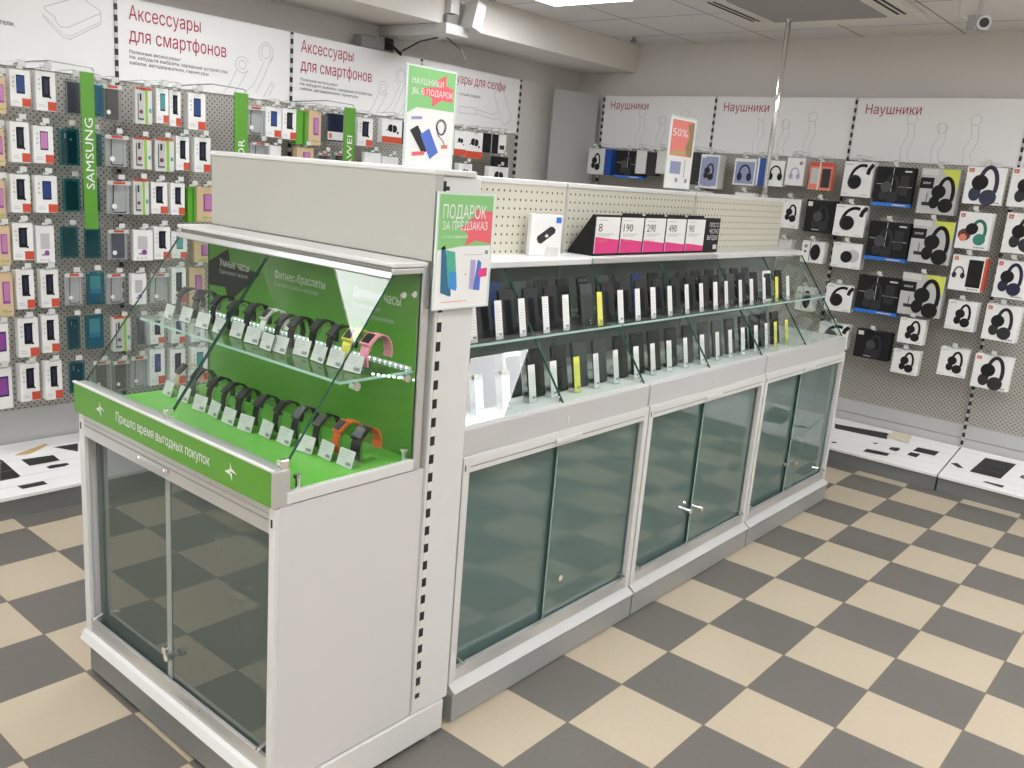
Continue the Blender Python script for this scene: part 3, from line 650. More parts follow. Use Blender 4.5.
# grey corner screen between the two walls
mb = MB().prism([(3.44, 2.965, 0.0), (3.83, 2.835, 0.0), (3.826, 2.818, 0.0), (3.436, 2.948, 0.0)], (0, 0, 2.245), mat('screen_panel_grey', (0.42, 0.42, 0.41), 0.5))
tag(mb.build('corner_screen', loc=(3.63, 2.9, 0)), 'plain grey upright screen panel closing the corner beside the headphone wall', 'screen panel')

# ------------------------------------------------------------------ ceiling fittings
t = thing('air_conditioner', 'square ceiling cassette air conditioner with grey grille and louvre slots', 'air conditioner', (2.85, 0.82, CZ-.03))
fr = MB().box(2.36, 3.33, 0.34, 1.31, CZ-.032, CZ-.001, BEAMM).build('cassette_frame', t, .006)
MB().box(2.53, 3.16, 0.50, 1.14, CZ-.038, CZ-.032, ACG).build('intake_grille', t, .002)
for sgn in (0, 1):
    y = 0.385 if sgn == 0 else 1.215
    for k in (0, 1): MB().box(2.55, 3.12, y+k*.035, y+.016+k*.035, CZ-.034, CZ-.032, DARK).build('louvre_slot', t)
t = thing('surveillance_camera', 'small silver surveillance camera hanging from the ceiling at the top right', 'camera', (2.86, -0.045, CZ-.02))
MB().tube([(2.90, -0.03, CZ-.002), (2.90, -0.03, 2.515)], .012, WHITE, 8).tube([(2.90, -0.03, CZ-.012), (2.90, -0.03, CZ-.002)], .03, WHITE, 12).build('bracket', t)
Mr = Matrix.Translation((2.86, -0.045, 2.48)) @ Matrix.Rotation(math.radians(-150), 4, 'Z') @ Matrix.Rotation(math.radians(8), 4, 'Y')
MB().box(-.075, .055, -.034, .034, -.035, .035, SILVER, M=Mr).build('housing', t, .008)
MB().tube([Mr @ Vector((.055, 0, 0)), Mr @ Vector((.082, 0, 0))], .033, SILVER, 16).build('lens_hood', t)
MB().tube([Mr @ Vector((.0825, 0, 0)), Mr @ Vector((.084, 0, 0))], .022, BLACK, 16).build('lens', t)
MB().tube([(2.80, 0.0, 2.61), (2.77, 0.03, 2.57), (2.77, 0.03, 2.51), (2.80, 0.0, 2.49)], .003, WHITE).build('cable', t)
t = thing('wall_camera', 'white box camera tilted on a grey bracket at the ceiling beam', 'camera', (1.95, 2.55, 2.42))
MB().box(1.87, 1.96, 2.555, 2.588, 2.41, 2.475, GREYM).build('bracket', t, .01)
MB().box(1.885, 1.955, 2.545, 2.588, 2.48, 2.615, WHITE).build('cable_duct', t, .003)
Mr = Matrix.Translation((2.03, 2.50, 2.475)) @ Matrix.Rotation(math.radians(14), 4, 'Y')
MB().box(-.04, .04, -.05, .05, -.075, .085, WHITE, M=Mr).build('housing', t, .005)
t = thing('white_trunking', 'white trunking box fixed under the ceiling beam above the accessory racks', 'trunking', (1.90, 2.80, 2.35))
MB().box(1.83, 2.02, 2.52, 3.095, 2.36, 2.418, WHITE).build('trunking_body', t, .003)
t = thing('power_adapter', 'dark electronic box with cables standing on top of the accessory racks', 'electronic box', (1.73, 3.0, 2.262))
MB().box(1.60, 1.86, 2.985, 3.06, 2.264, 2.335, GREYM).build('casing', t, .006)
MB().box(1.78, 1.84, 2.975, 2.985, 2.27, 2.34, BLACK).tube([(1.80, 2.975, 2.32), (1.84, 2.9, 2.25), (1.88, 2.95, 2.27)], .01, BLACK).build('plug', t)
cb = MB().tube([(1.95, 2.70, 2.36), (1.88, 2.78, 2.33), (1.83, 2.88, 2.27)], .005, BLACK).tube([(1.96, 2.64, 2.36), (2.02, 2.58, 2.30), (2.05, 2.55, 2.23)], .0035, BLACK)
tag(cb.build('hanging_cable', loc=(1.95, 2.7, 2.3)), 'black cable hanging from the white trunking behind the gift sign', 'cable')
for x, y in ((3.62, 2.42), (2.13, 2.45)):
    t = thing('sprinkler_head', 'small grey sprinkler head under the ceiling beside the beam, ' + ('near the far corner' if x > 3 else 'above the tilted white camera'), 'sprinkler', (x, y, CZ-.03), group='small ceiling fittings beside the beam')
    MB().tube([(x, y, CZ-.002), (x, y, CZ-.02)], .012, GREYM, 10).tube([(x, y, CZ-.02), (x, y, CZ-.035)], .022, GREYM, 10).build('nozzle', t)

# ------------------------------------------------------------------ hanging stock
ORD = ['first', 'second', 'third', 'fourth', 'fifth', 'sixth', 'seventh', 'eighth', 'ninth', 'tenth', 'eleventh', 'twelfth', 'thirteenth', 'fourteenth', 'fifteenth', 'sixteenth', 'seventeenth', 'eighteenth', 'nineteenth', 'twentieth', 'twenty-first', 'twenty-second', 'twenty-third', 'twenty-fourth', 'twenty-fifth', 'twenty-sixth', 'twenty-seventh', 'twenty-eighth']
ROW = ['top row', 'second row', 'third row', 'fourth row', 'fifth row', 'sixth row', 'bottom row']

def rect(mb, x0, x1, z0, z1, m, y=-0.0010): mb.flat([(x0, y, z0), (x1, y, z0), (x1, y, z1), (x0, y, z1)], m)
def part(name, root, fn, bevel=0, label=None):
    mb = MB(); fn(mb); o = mb.build(name, root, bevel, local=True)
    if label: o['label'] = label
    return o
def holder_silhouette(w, h):   # phone held in a clamp, as printed on the carton
    a, b_, c, d = w*.29, w*.70, h*.34, h*.88
    e = w*.05
    return [(a, c+e), (a+e*.6, c), (b_-e, c), (b_-e*.5, c-e*.8), (b_+e*1.2, c-e*.3), (b_+e, c+e), (b_, c+e*2), (b_, d-e*2), (b_+e, d-e), (b_+e*.5, d), (a+e, d), (a, d-e)]
def circ(mb, cx, cz, r, m, y=-0.0012, n=12, ry=None):
    mb.flat([(cx+r*math.cos(2*PI*k/n), y, cz+(ry or r)*math.sin(2*PI*k/n)) for k in range(n)], m)
def tab(root, w, h, d, m=PAPER_M):
    part('hang_tab', root, lambda mb: mb.box(-w*.28, w*.28, 0, .0012, h-.002, h+.026, ACRYL).box(-.012, .012, -.0008, 0, h+.004, h+.014, m))

def pack(kind, w, h):
    """parts of one hanging pack; local origin = bottom centre of the front, front faces -y"""
    L = []
    def P(*a, **k): L.append((a, k))
    X0 = -w/2
    def sx(f): return X0+f*w
    d = .045
    if kind.startswith('mount'):
        P('carton', lambda mb: mb.box(X0, -X0, 0, d, 0, h, PAPER_M), bevel=.0015)
        scr = {'mount': NAVY, 'mount_b': NAVYB, 'mount_t': TEAL, 'mount_p': PINKP}[kind]
        if kind == 'mount':
            P('phone_picture', lambda mb: (mb.flat([(X0+x, -.001, z) for x, z in holder_silhouette(w, h)], BLACKM), rect(mb, sx(.42), sx(.60), h*.44, h*.80, scr, -.0016)))
        else:
            P('phone_picture', lambda mb: (rect(mb, sx(.31), sx(.72), h*.36, h*.86, BLACKM), rect(mb, sx(.34), sx(.69), h*.40, h*.83, scr, -.0016)))
        P('red_label', lambda mb: rect(mb, sx(.56), sx(.995), h*.02, h*.24, ORANGE))
        def icons(mb):
            for k in range(3): circ(mb, sx(.16), h*(.78-.12*k), w*.055, LGREY)
            rect(mb, sx(.08), sx(.45), h*.10, h*.115, LGREY); rect(mb, sx(.08), sx(.38), h*.15, h*.165, LGREY)
        P('printed_icons', icons)
        txt = 'white box with red corner and ' + {'mount': 'black clamp picture', 'mount_b': 'blue screen picture', 'mount_t': 'teal screen picture', 'mount_p': 'violet screen picture'}[kind]
        return L, txt, 'phone_holder_box', 'phone holder box', d
    if kind == 'beige':
        P('carton', lambda mb: mb.box(X0, -X0, 0, d, 0, h, BEIGE), bevel=.0015)
        P('screen_picture', lambda mb: (rect(mb, sx(.36), sx(.80), h*.30, h*.80, PURPLE), rect(mb, sx(.44), sx(.76), h*.36, h*.78, PINKP, -.0016)))
        P('printed_icons', lambda mb: (rect(mb, sx(.3), sx(.6), h*.10, h*.16, LIME), rect(mb, sx(.65), sx(.85), h*.10, h*.13, GREYM)))
        return L, 'beige accessory box with violet screen picture', 'accessory_box', 'accessory box', d
    if kind == 'greenbox':
        P('carton', lambda mb: mb.box(X0, -X0, 0, d, 0, h, BOXGREEN), bevel=.0015)
        P('side_stripe', lambda mb: rect(mb, sx(.55), sx(.75), h*.02, h*.98, mat('dark_green', (.03, .16, .01))))
        return L, 'narrow green accessory box side', 'accessory_box', 'accessory box', d
    if kind in ('teal', 'tealnavy', 'tealdark', 'tealgrad', 'navycase', 'darkpouch'):
        film = POUCH if kind in ('navycase', 'darkpouch') else TPOUCH
        P('film_pouch', lambda mb: mb.box(X0, -X0, 0, .016, 0, h, film), bevel=.004)
        cm = {'teal': TEALBLUE, 'tealnavy': NAVY, 'tealdark': TEALD, 'tealgrad': TEALBLUE, 'navycase': NAVY, 'darkpouch': CHAR}[kind]
        P('phone_case', lambda mb: mb.box(X0+w*.10, -X0-w*.12, .003, .012, h*.05, h*.93, cm), bevel=.005)
        if kind == 'tealgrad': P('pale_sheen_print', lambda mb: (rect(mb, sx(.2), sx(.78), h*.48, h*.88, LGREY, .0022), rect(mb, sx(.2), sx(.78), h*.34, h*.48, BLUEGREY, .0022)))  # light grey and blue-grey areas on the case front
        if kind == 'tealnavy': P('camera_cutout', lambda mb: (circ(mb, sx(.58), h*.70, w*.06, PAPERG, .0022), rect(mb, sx(.26), sx(.34), h*.72, h*.86, LGREY, .0022)))
        if kind == 'navycase': P('pale_outline', lambda mb: (rect(mb, sx(.12), sx(.15), h*.08, h*.9, LGREY, .0022),))
        P('top_card', lambda mb: mb.box(X0+w*.05, -X0-w*.05, -.001, .001, h*.955, h*1.03, ACRYL))
        c = {'teal': 'blue', 'tealnavy': 'navy', 'tealdark': 'dark green', 'tealgrad': 'silver-blue', 'navycase': 'navy', 'darkpouch': 'charcoal'}[kind]
        p_ = 'clear' if film is POUCH else 'teal'
        return L, f'{c} phone case in a {p_} film pouch', 'phone_case_pack', 'phone case', .016
    if kind in ('blister', 'blackcase', 'navyblister', 'blackblister'):
        P('clear_shell', lambda mb: mb.box(X0, -X0, 0, .022, 0, h, POUCH), bevel=.002)
        P('backing_card', lambda mb: mb.box(X0+.003, -X0-.003, .018, .0205, .003, h-.003, {'blister': LGREY, 'blackcase': GREYM, 'navyblister': LGREY, 'blackblister': GREYM}[kind]))
        if kind == 'blister':
            def oc(mb):
                fn = lambda a, b_: (a, .010, b_)
                ribbon(mb, [(sx(.30), h*.88), (sx(.26), h*.12), (sx(.30), h*.07), (sx(.76), h*.07), (sx(.80), h*.12)], w*.05, BLACKM, fn)
                ribbon(mb, [(sx(.80), h*.12), (sx(.82), h*.86), (sx(.76), h*.90), (sx(.30), h*.90)], w*.025, GREYM, fn)
            P('clear_case_outline', oc)
        else:
            cm = {'blackcase': BLACKM, 'navyblister': NAVY, 'blackblister': CHAR}[kind]
            P('phone_case', lambda mb: mb.box(sx(.20), sx(.82), .004, .014, h*.07, h*.90, cm), bevel=.003)
        P('round_sticker', lambda mb: circ(mb, sx(.28), h*.26, w*.11, PAPER_M, -.0012, 14))
        P('top_card', lambda mb: (mb.box(X0, -X0, -.002, 0, h*.90, h*1.02, PAPERG), rect(mb, sx(.25), sx(.75), h*.93, h*1.0, ORANGE, -.003)))
        c = {'blister': 'clear phone case', 'blackcase': 'black phone case', 'navyblister': 'navy phone case', 'blackblister': 'charcoal phone case'}[kind]
        return L, f'{c} in a clear sticker pack', 'phone_case_pack', 'phone case', .022
    if kind == 'greenstripe':
        P('carton', lambda mb: mb.box(X0, -X0, 0, .03, 0, h, PAPERG), bevel=.0015)
        P('lime_stripe', lambda mb: (rect(mb, sx(.58), sx(.74), 0, h, LIME), rect(mb, sx(.80), sx(.94), h*.34, h*.46, TEAL)))
        P('window', lambda mb: (rect(mb, sx(.12), sx(.52), h*.08, h*.88, LGREY), rect(mb, sx(.14), sx(.18), h*.12, h*.84, BLACKM, -.0016), rect(mb, sx(.18), sx(.48), h*.12, h*.16, BLACKM, -.0016), rect(mb, sx(.26), sx(.36), h*.66, h*.86, BLACKM, -.0016), circ(mb, sx(.33), h*.35, w*.11, mat('wine', (.15, .04, .06)), -.0016)))
        P('top_card', lambda mb: mb.box(X0+.004, -X0-.004, -.001, .001, h*.97, h*1.04, ORANGE))
        return L, 'white case box with lime green stripe and window', 'phone_case_pack', 'phone case', .03
    if kind == 'whiteblue':
        P('carton', lambda mb: mb.box(X0, -X0, 0, d, 0, h, PAPER_M), bevel=.0015)
        P('screen_picture', lambda mb: (rect(mb, sx(.22), sx(.80), h*.30, h*.80, NAVY), rect(mb, sx(.28), sx(.74), h*.34, h*.76, PURPLE, -.0016)))
        return L, 'white accessory box with dark blue screen picture', 'accessory_box', 'accessory box', d
    if kind == 'greybox':
        P('carton', lambda mb: mb.box(X0, -X0, 0, .03, 0, h, PAPER_M), bevel=.0015)
        P('product_picture', lambda mb: (rect(mb, sx(.22), sx(.72), h*.38, h*.80, LGREY), circ(mb, sx(.55), h*.28, w*.14, PURPLE), rect(mb, sx(.26), sx(.68), h*.20, h*.25, GREYM)))
        P('printed_icons', lambda mb: [circ(mb, sx(.22+.2*k), h*.09, w*.05, LGREY) for k in range(3)])
        return L, 'off-white accessory box with small grey picture', 'accessory_box', 'accessory box', .03
    if kind == 'navybox':
        P('carton', lambda mb: mb.box(X0, -X0, 0, .03, 0, h, NAVY), bevel=.0015)
        P('white_label', lambda mb: (rect(mb, sx(.03), sx(.97), h*.04, h*.34, PAPER_M), rect(mb, sx(.1), sx(.3), h*.1, h*.28, CORAL, -.0016)))
        return L, 'navy accessory box with white lower label', 'accessory_box', 'accessory box', .03
    if kind == 'earphone':
        P('carton', lambda mb: mb.box(X0, -X0, 0, .04, 0, h, PAPER_M), bevel=.0015)
        P('orange_base_band', lambda mb: rect(mb, X0, -X0, 0, h*.26, ORANGE))
        def ear(mb):
            circ(mb, sx(.42), h*.62, w*.14, BLACKM); circ(mb, sx(.60), h*.60, w*.14, BLACKM); rect(mb, sx(.50), sx(.52), h*.48, h*.76, PAPER_M, -.0017)
            ribbon(mb, [(sx(.3), h*.56), (sx(.2), h*.5)], w*.04, BLACKM, lambda a, b_: (a, -.0012, b_)); circ(mb, sx(.78), h*.45, w*.05, BLACKM)
        P('earphone_picture', ear)
        return L, 'white earphone box with orange base band', 'earphone_box', 'earphone box', .04
    if kind == 'blackslab':
        P('carton', lambda mb: mb.box(X0, -X0-.004, 0, .03, 0, h, BLACKM), bevel=.0015)
        P('pale_edge', lambda mb: rect(mb, -X0-.012, -X0-.004, 0, h, LGREY))
        return L, 'slim black accessory box with pale edge', 'accessory_box', 'accessory box', .03
    if kind == 'whitebox':
        P('carton', lambda mb: mb.box(X0, -X0, 0, .03, 0, h, PAPER_M), bevel=.0015)
        P('dark_picture', lambda mb: rect(mb, sx(.25), sx(.8), h*.2, h*.42, CHAR))
        return L, 'plain white accessory box with small dark picture', 'accessory_box', 'accessory box', .03
    # ---------------- headphone boxes
    D = .07
    def carton(m, dd=D): P('carton', lambda mb: mb.box(X0, -X0, 0, dd, 0, h, m), bevel=.002)
    def over_ear(m, s=1.0, cx=.5, cz=.5, m2=None):       # seen from the front: arched band and two cups
        def fn(mb):
            g = lambda a, b_: (a, -.0012, b_)
            q = min(w, h)*s
            ribbon(mb, arc(sx(cx), h*cz, q*.24, q*.32, -15, 195, 16), q*.075, m, g)
            circ(mb, sx(cx)-q*.22, h*cz-q*.14, q*.12, m2 or m, -.0016, 16, q*.17); circ(mb, sx(cx)+q*.22, h*cz-q*.14, q*.12, m2 or m, -.0016, 16, q*.17)
        P('headphone_picture', fn)
    def folded(m, s=1.0, cx=.5, cz=.5, m2=None):        # three-quarter view: one cup in front, band sweeping up
        def fn(mb):
            g = lambda a, b_: (a, -.0012, b_)
            q = min(w, h)*s
            ribbon(mb, arc(sx(cx)+q*.06, h*cz+q*.02, q*.17, q*.36, -25, 205, 16), q*.085, m, g)
            circ(mb, sx(cx)+q*.10, h*cz-q*.26, q*.17, m, -.0015, 18); circ(mb, sx(cx)-q*.17, h*cz-q*.20, q*.12, m, -.0015, 16, q*.15)
            circ(mb, sx(cx)-q*.10, h*cz+q*.05, q*.165, m2 or m, -.0019, 18)
        P('headphone_picture', fn)
    def side(m, cx=.42, cz=.42, big=.24):
        def fn(mb):
            g = lambda a, b_: (a, -.0012, b_)
            ribbon(mb, arc(sx(cx)+w*.24, h*cz-h*.02, w*.42, h*.50, 178, 75, 14), w*.10, m, g)
            ribbon(mb, [(sx(.98), h*.92), (sx(.88), h*.80), (sx(.84), h*.66)], w*.13, m, g)
            circ(mb, sx(cx), h*cz, w*big, CHAR, -.0015, 20); circ(mb, sx(cx)+w*.02, h*cz, w*big*.8, m, -.0019, 20)
        P('headphone_picture', fn)
    def lines(m=LGREY): P('printed_lines', lambda mb: (rect(mb, sx(.05), sx(.28), h*.90, h*.93, m), rect(mb, sx(.05), sx(.25), h*.07, h*.09, m), rect(mb, sx(.70), sx(.93), h*.06, h*.08, m), rect(mb, X0, -X0, h*.5, h*.503, m), rect(mb, sx(.5), sx(.503), 0, h, m)))
    nm = 'headphone_box'; ct = 'headphone box'
    if kind == 'side_blue': carton(PAPERG); P('blue_side', lambda mb: mb.box(-X0, -X0+.06, .002, D, 0, h, BLUES)); folded(BLACKM, .95); lines(); return L, 'white and royal blue headphone box', nm, ct, D
    if kind in ('black_blue',):
        carton(BLACKM); P('blue_base_strip', lambda mb: (mb.box(X0-.002, -X0+.002, -.006, D-.002, 0, h*.085, BLUE), rect(mb, sx(.55), sx(.9), h*.03, h*.055, PAPERG, -.0068)))
        folded(CHAR, .9, .40, .45, mat('print_soft_black', (.055, .055, .06), .5)); P('printed_lines', lambda mb: (rect(mb, sx(.74), sx(.92), h*.88, h*.92, PAPERG), rect(mb, sx(.05), sx(.40), h*.55, h*.565, LGREY), rect(mb, sx(.60), sx(.97), h*.50, h*.515, LGREY), rect(mb, sx(.44), sx(.455), h*.12, h*.98, LGREY), rect(mb, sx(.66), sx(.88), h*.30, h*.80, CHAR)))
        return L, 'black headphone box with blue strip', nm, ct, D
    if kind == 'white_slim': carton(PAPERG); lines(); return L, 'slim off-white headphone box', nm, ct, D
    if kind == 'dark_slim': carton(CHAR); return L, 'slim charcoal headphone box', nm, ct, D
    if kind == 'navy_slim': carton(BLUES); P('white_edge', lambda mb: rect(mb, X0, X0+.012, 0, h, PAPER_M)); return L, 'slim navy headphone box', nm, ct, D
    if kind == 'dark_hp': carton(CHAR); over_ear(BLACK); lines(GREYM); return L, 'dark grey headphone box behind red sign', nm, ct, D
    if kind == 'grey_hp': carton(PAPER_M, .10); P('grey_front', lambda mb: rect(mb, sx(.06), sx(.94), h*.06, h*.94, BLUEGREY, -.0008)); folded(BLACK, .95, .5, .5); lines(PAPER_M); return L, 'white box with grey front and black headphones', nm, ct, .10
    if kind == 'blue_hp': carton(PAPER_M, .07); P('blue_front', lambda mb: rect(mb, sx(.07), sx(.93), h*.06, h*.88, BLUEGREY, -.0008)); over_ear(NAVY, 1.0, .5, .45); return L, 'white box with blue front and navy headphones', nm, ct, D
    if kind == 'white_hpB': carton(PAPER_M); over_ear(BLACKM, 1.3, .5, .5); return L, 'white box with large black headphone picture', nm, ct, D
    if kind == 'white_lilac': carton(PAPER_M); over_ear(LILAC, .9, .5, .42); P('badge', lambda mb: circ(mb, sx(.78), h*.80, w*.10, GREYM)); return L, 'white box with lilac headphone picture', nm, ct, D
    if kind == 'orange': carton(CORAL); P('window', lambda mb: (rect(mb, sx(.08), sx(.48), h*.22, h*.78, LGREY), rect(mb, sx(.56), sx(.95), h*.10, h*.78, CHAR), rect(mb, sx(.42), sx(.47), h*.0, h*1.0, PAPER_M, -.0016), rect(mb, 0-w/2, w/2, h*.86, h, ORANGE))); return L, 'orange-red clear-window headphone box', nm, ct, D
    if kind == 'white_side': carton(PAPER_M); side(BLACKM); lines(); return L, 'white box with close-up black headphone picture', nm, ct, D
    if kind == 'white_round': carton(PAPER_M); P('headphone_picture', lambda mb: (circ(mb, sx(.72), h*.5, w*.22, LGREY), circ(mb, sx(.5), h*.45, w*.20, BLACKM, -.0018, 20))); lines(); return L, 'white box with round black earcup picture', nm, ct, D
    if kind == 'white_hpA': carton(PAPER_M); folded(BLACKM, 1.0, .57, .52); lines(); return L, 'white box with small folded black headphones', nm, ct, D
    if kind == 'whitebox_hp': carton(PAPER_M); over_ear(BLACKM, .8, .5, .4); return L, 'white box peeking over the counter', nm, ct, D
    if kind == 'white_dark': carton(PAPER_M); P('headphone_picture', lambda mb: (rect(mb, sx(.36), sx(.40), h*.05, h*.95, GREYM), circ(mb, sx(.62), h*.5, w*.22, BLACKM, -.0016, 18, h*.38), circ(mb, sx(.18), h*.75, w*.08, GREYM), circ(mb, sx(.18), h*.5, w*.05, BLACKM))); return L, 'white box with dark window and round icons', nm, ct, D
    if kind == 'black_plain': carton(BLACKM); folded(CHAR, 1.0, .55, .45, mat('print_soft_black', (.055, .055, .06), .5)); P('white_badge', lambda mb: (rect(mb, sx(.06), sx(.22), h*.80, h*.94, PAPERG), rect(mb, sx(.3), sx(.7), h*.07, h*.10, LGREY))); return L, 'black headphone box with white corner badge', nm, ct, D
    if kind == 'yellow_grey':
        carton(LGREY)
        P('front_print', lambda mb: (rect(mb, 0-w/2, sx(.45), h*.86, h, PAPERG), mb.flat([(sx(.5), -.001, h), (sx(1), -.001, h), (sx(1), -.001, h*.55)], ACIDY), rect(mb, sx(0), sx(.36), h*.56, h*.80, BLACKM), rect(mb, sx(.12), sx(.34), h*.18, h*.26, CHAR), rect(mb, sx(.22), sx(.24), h*.26, h*.46, CHAR)))
        folded(BLACKM, 1.15, .64, .45)
        L.append(('TEXT', 'SONY', (sx(.07), -.0016, h*.655), w*.22, h*.05))
        return L, 'silver grey headphone box with yellow corner', nm, ct, D
    if kind.startswith('jbl'):
        carton(PAPER_M)
        P('orange_logo', lambda mb: rect(mb, sx(.05), sx(.18), h*.85, h*.95, ORANGE))
        L.append(('TEXT', 'JBL', (sx(.065), -.0018, h*.875), w*.10, h*.045))
        if kind == 'jbl_navy': folded(NAVY, 1.28, .50, .52, BLACKM); a = 'navy'
        elif kind == 'jbl_black': folded(CHAR, 1.2, .52, .5, BLACKM); a = 'charcoal'
        elif kind == 'jbl_multi':
            P('headphone_picture', lambda mb: (ribbon(mb, arc(sx(.66), h*.50, w*.20, h*.28, -30, 140, 12), w*.10, HPG, lambda p_, q_: (p_, -.0012, q_)), circ(mb, sx(.72), h*.28, w*.19, HPG, -.0015), circ(mb, sx(.25), h*.38, w*.20, mat('cocoa', (.10, .04, .03)), -.0015), circ(mb, sx(.22), h*.30, w*.12, CORAL, -.0017), circ(mb, sx(.45), h*.55, w*.19, BLACKM, -.0019, 18))); a = 'green and brown'
        else:
            P('dark_window', lambda mb: rect(mb, sx(.52), sx(.97), h*.12, h*.90, BLACKM)); over_ear(CHAR, .6, .26, .5); P('red_side', lambda mb: mb.box(-X0, -X0+.012, .004, D, .01, h-.01, ORANGE)); a = 'grey'
        P('printed_lines', lambda mb: [rect(mb, sx(.60+.07*k), sx(.64+.07*k), h*.05, h*.08, INK) for k in range(5)])
        return L, f'white box, orange logo, {a} headphones', nm, ct, D
    raise ValueError(kind)

def hang(kind, w, h, loc, rotz, label, group, wallgap):
    L, txt, name, cat, d = pack(kind, w, h)
    root = thing(name, label(txt), cat, loc, rotz, group)
    base = None
    for item in L:
        if item[0] == 'TEXT':
            _, s, org, ww, hh = item
            text('lettering', s, PAPER_M, org, (1, 0, 0), (0, 0, 1), hh, ww, root, local=True, bold=.02, depth=.0004); continue
        a, k = item
        part(a[0], root, a[1], **k)
    if 'film_pouch' not in [i[0][0] for i in L if i[0] != 'TEXT'] and kind not in ('blister', 'greenstripe'): tab(root, w, h, d)
    # its hook
    hk = thing('peg_hook', label('wire peg hook with price ticket, holding the ' + txt, True), 'hook', loc, rotz, group + ' - hooks')
    z = h+.016
    MB().tube([(0, wallgap-.002, z), (0, -.014, z), (0, -.022, z+.012)], .0022, CHROME, 5).tube([(0, wallgap-.002, z+.02), (0, .01, z+.024), (0, -.026, z+.020)], .0016, CHROME, 5).build('hook_wire', hk, local=True)
    MB().box(-.016, .016, -.030, -.0275, z-.008, z+.022, ACRYL).box(-.014, .014, -.031, -.0302, z-.004, z+.018, PAPERG).build('price_ticket', hk, local=True)
    return root
def mk(txt0, pos, ):
    def label(txt, hook=False):
        if hook: return pos.replace('@', 'hook')
        return txt + ', ' + pos.replace('@, ', '')
    return label
for ri, row in enumerate(LEFT_ROWS):
    for ci, (kind, x0, x1, z0, z1) in enumerate(row):
        pos_s = f'{ORD[ci]} from left, {ROW[ri]}, left wall'
        lab = lambda txt, hook=False, p=pos_s: (f'wire peg hook with price ticket, {p}' if hook else f'{txt}, {p}')
        hang(kind, max(.04, x1-x0-.004), z1-z0, ((x0+x1)/2, 2.80+random.uniform(-.012, .012), z0), random.uniform(-.10, .10), lab, 'accessory packs hanging on the left wall', .19)
for ri, row in enumerate(RIGHT_ROWS):
    for ci, (kind, y0, y1, z0, z1) in enumerate(row):
        pos_s = f'{ORD[ci]} from left, {ROW[ri] if ri < 4 else "bottom row"}, headphone wall'
        lab = lambda txt, hook=False, p=pos_s: (f'wire peg hook with price ticket, {p}' if hook else f'{txt}, {p}')
        rz = -PI/2+random.uniform(-.08, .08)
        hang(kind, max(.04, abs(y0-y1)-.006), z1-z0, (3.62+random.uniform(-.01, .01), (y0+y1)/2, z0), rz, lab, 'headphone boxes hanging on the far wall', .225)

# vertical green brand flags on wire arms
for nme, xa, z0, z1, tx0, th, desc_ in (('SAMSUNG', -0.140, 1.215, 1.886, 1.400, .305, 'long green banner strip reading SAMSUNG hanging before the left wall rack'),
                                  ('HONOR', 0.622, 1.215, 1.888, 1.44, .235, 'green banner strip reading HONOR hanging behind the watch case back board'),
                                  ('HUAWEI', 1.314, 1.215, 1.890, 1.475, .275, 'green banner strip reading HUAWEI hanging left of the gift sign')):
    t = thing('brand_banner', desc_.replace('SAMSUNG', 'with seven white letters').replace('HONOR', 'with five white letters').replace('HUAWEI', 'with six white letters'), 'banner', (xa, 2.72, z0), group='green vertical brand banners')
    w = .029 if nme == 'SAMSUNG' else .037
    st = MB().box(xa-w, xa+w, 2.716, 2.722, z0, z1, GREENF).build('strip', t)
    MB().box(xa+w, xa+w+.006, 2.714, 2.724, z0, z1, ACRYL).build('clear_edge', t)
    text('lettering', nme, PAPER_M, (xa+.018, 2.7155, tx0-.01), (0, 0, 1), (-1, 0, 0), .036, th, st, bold=.035)
    MB().tube([(xa-.19, 2.983, 1.90), (xa-.19, 2.80, 1.905), (xa-.15, 2.735, 1.912), (xa+.03, 2.735, 1.908), (xa+.03, 2.72, 1.895)], .003, ALUD).build('wire_arm', t)

# ------------------------------------------------------------------ smartphones on the counter
PHX_UP = [-0.078, 0.039, 0.153, 0.274, 0.383, 0.584, 0.716, 0.832, 0.943, 1.069, 1.205, 1.326, 1.45, 1.552, 1.689, 1.801, 1.935, 2.076, 2.206]
PHX_LO = [-0.11, 0.011, 0.138, 0.25, 0.378, 0.492, 0.614, 0.748, 0.864, 0.983, 1.112, 1.249, 1.383, 1.501, 1.621, 1.754, 1.865, 1.965, 2.093]
def rbox(mb, x0, x1, y0, y1, z0, z1, m, M, rad=.008):
    pts = []
    for cx, cz, a0 in ((x1-rad, z1-rad, 0), (x0+rad, z1-rad, 90), (x0+rad, z0+rad, 180), (x1-rad, z0+rad, 270)):
        for k in range(4):
            a = math.radians(a0+30*k); pts.append((cx+rad*math.cos(a), cz+rad*math.sin(a)))
    P0 = [M @ Vector((x, y0, z)) for x, z in pts]; dv = (M @ Vector((0, y1, 0)))-(M @ Vector((0, y0, 0)))
    mb.prism(P0, dv, m)
def make_phone(name, body, screen, frame=None):
    root = thing(name, 'x', 'smartphone', group='smartphones on the glass shelves of the counter')
    M = Matrix.Rotation(math.radians(-12), 4, 'X')
    mb = MB(); rbox(mb, -.036, .036, 0, .008, .001, .149, body, M); mb.build('phone_body', root, local=True)
    mb = MB(); rbox(mb, -.0335, .0335, -.0006, 0, .006 if not frame else .014, .145 if not frame else .136, screen, M, .006); mb.build('screen', root, local=True)
    return root
def copy_tree(o, parent=None):
    c = o.copy(); COL.objects.link(c)
    if parent is not None: c.parent = parent
    for ch in list(o.children): copy_tree(ch, c)
    return c
ph_black = make_phone('smartphone', BLACK, SPHONE)
ph_white = make_phone('smartphone', PAPER_M, SPHONE, True)
ph_blue = make_phone('smartphone', NAVYB, NAVYB)
ph_grey = make_phone('smartphone', CHAR, SCREENG)
used = set()
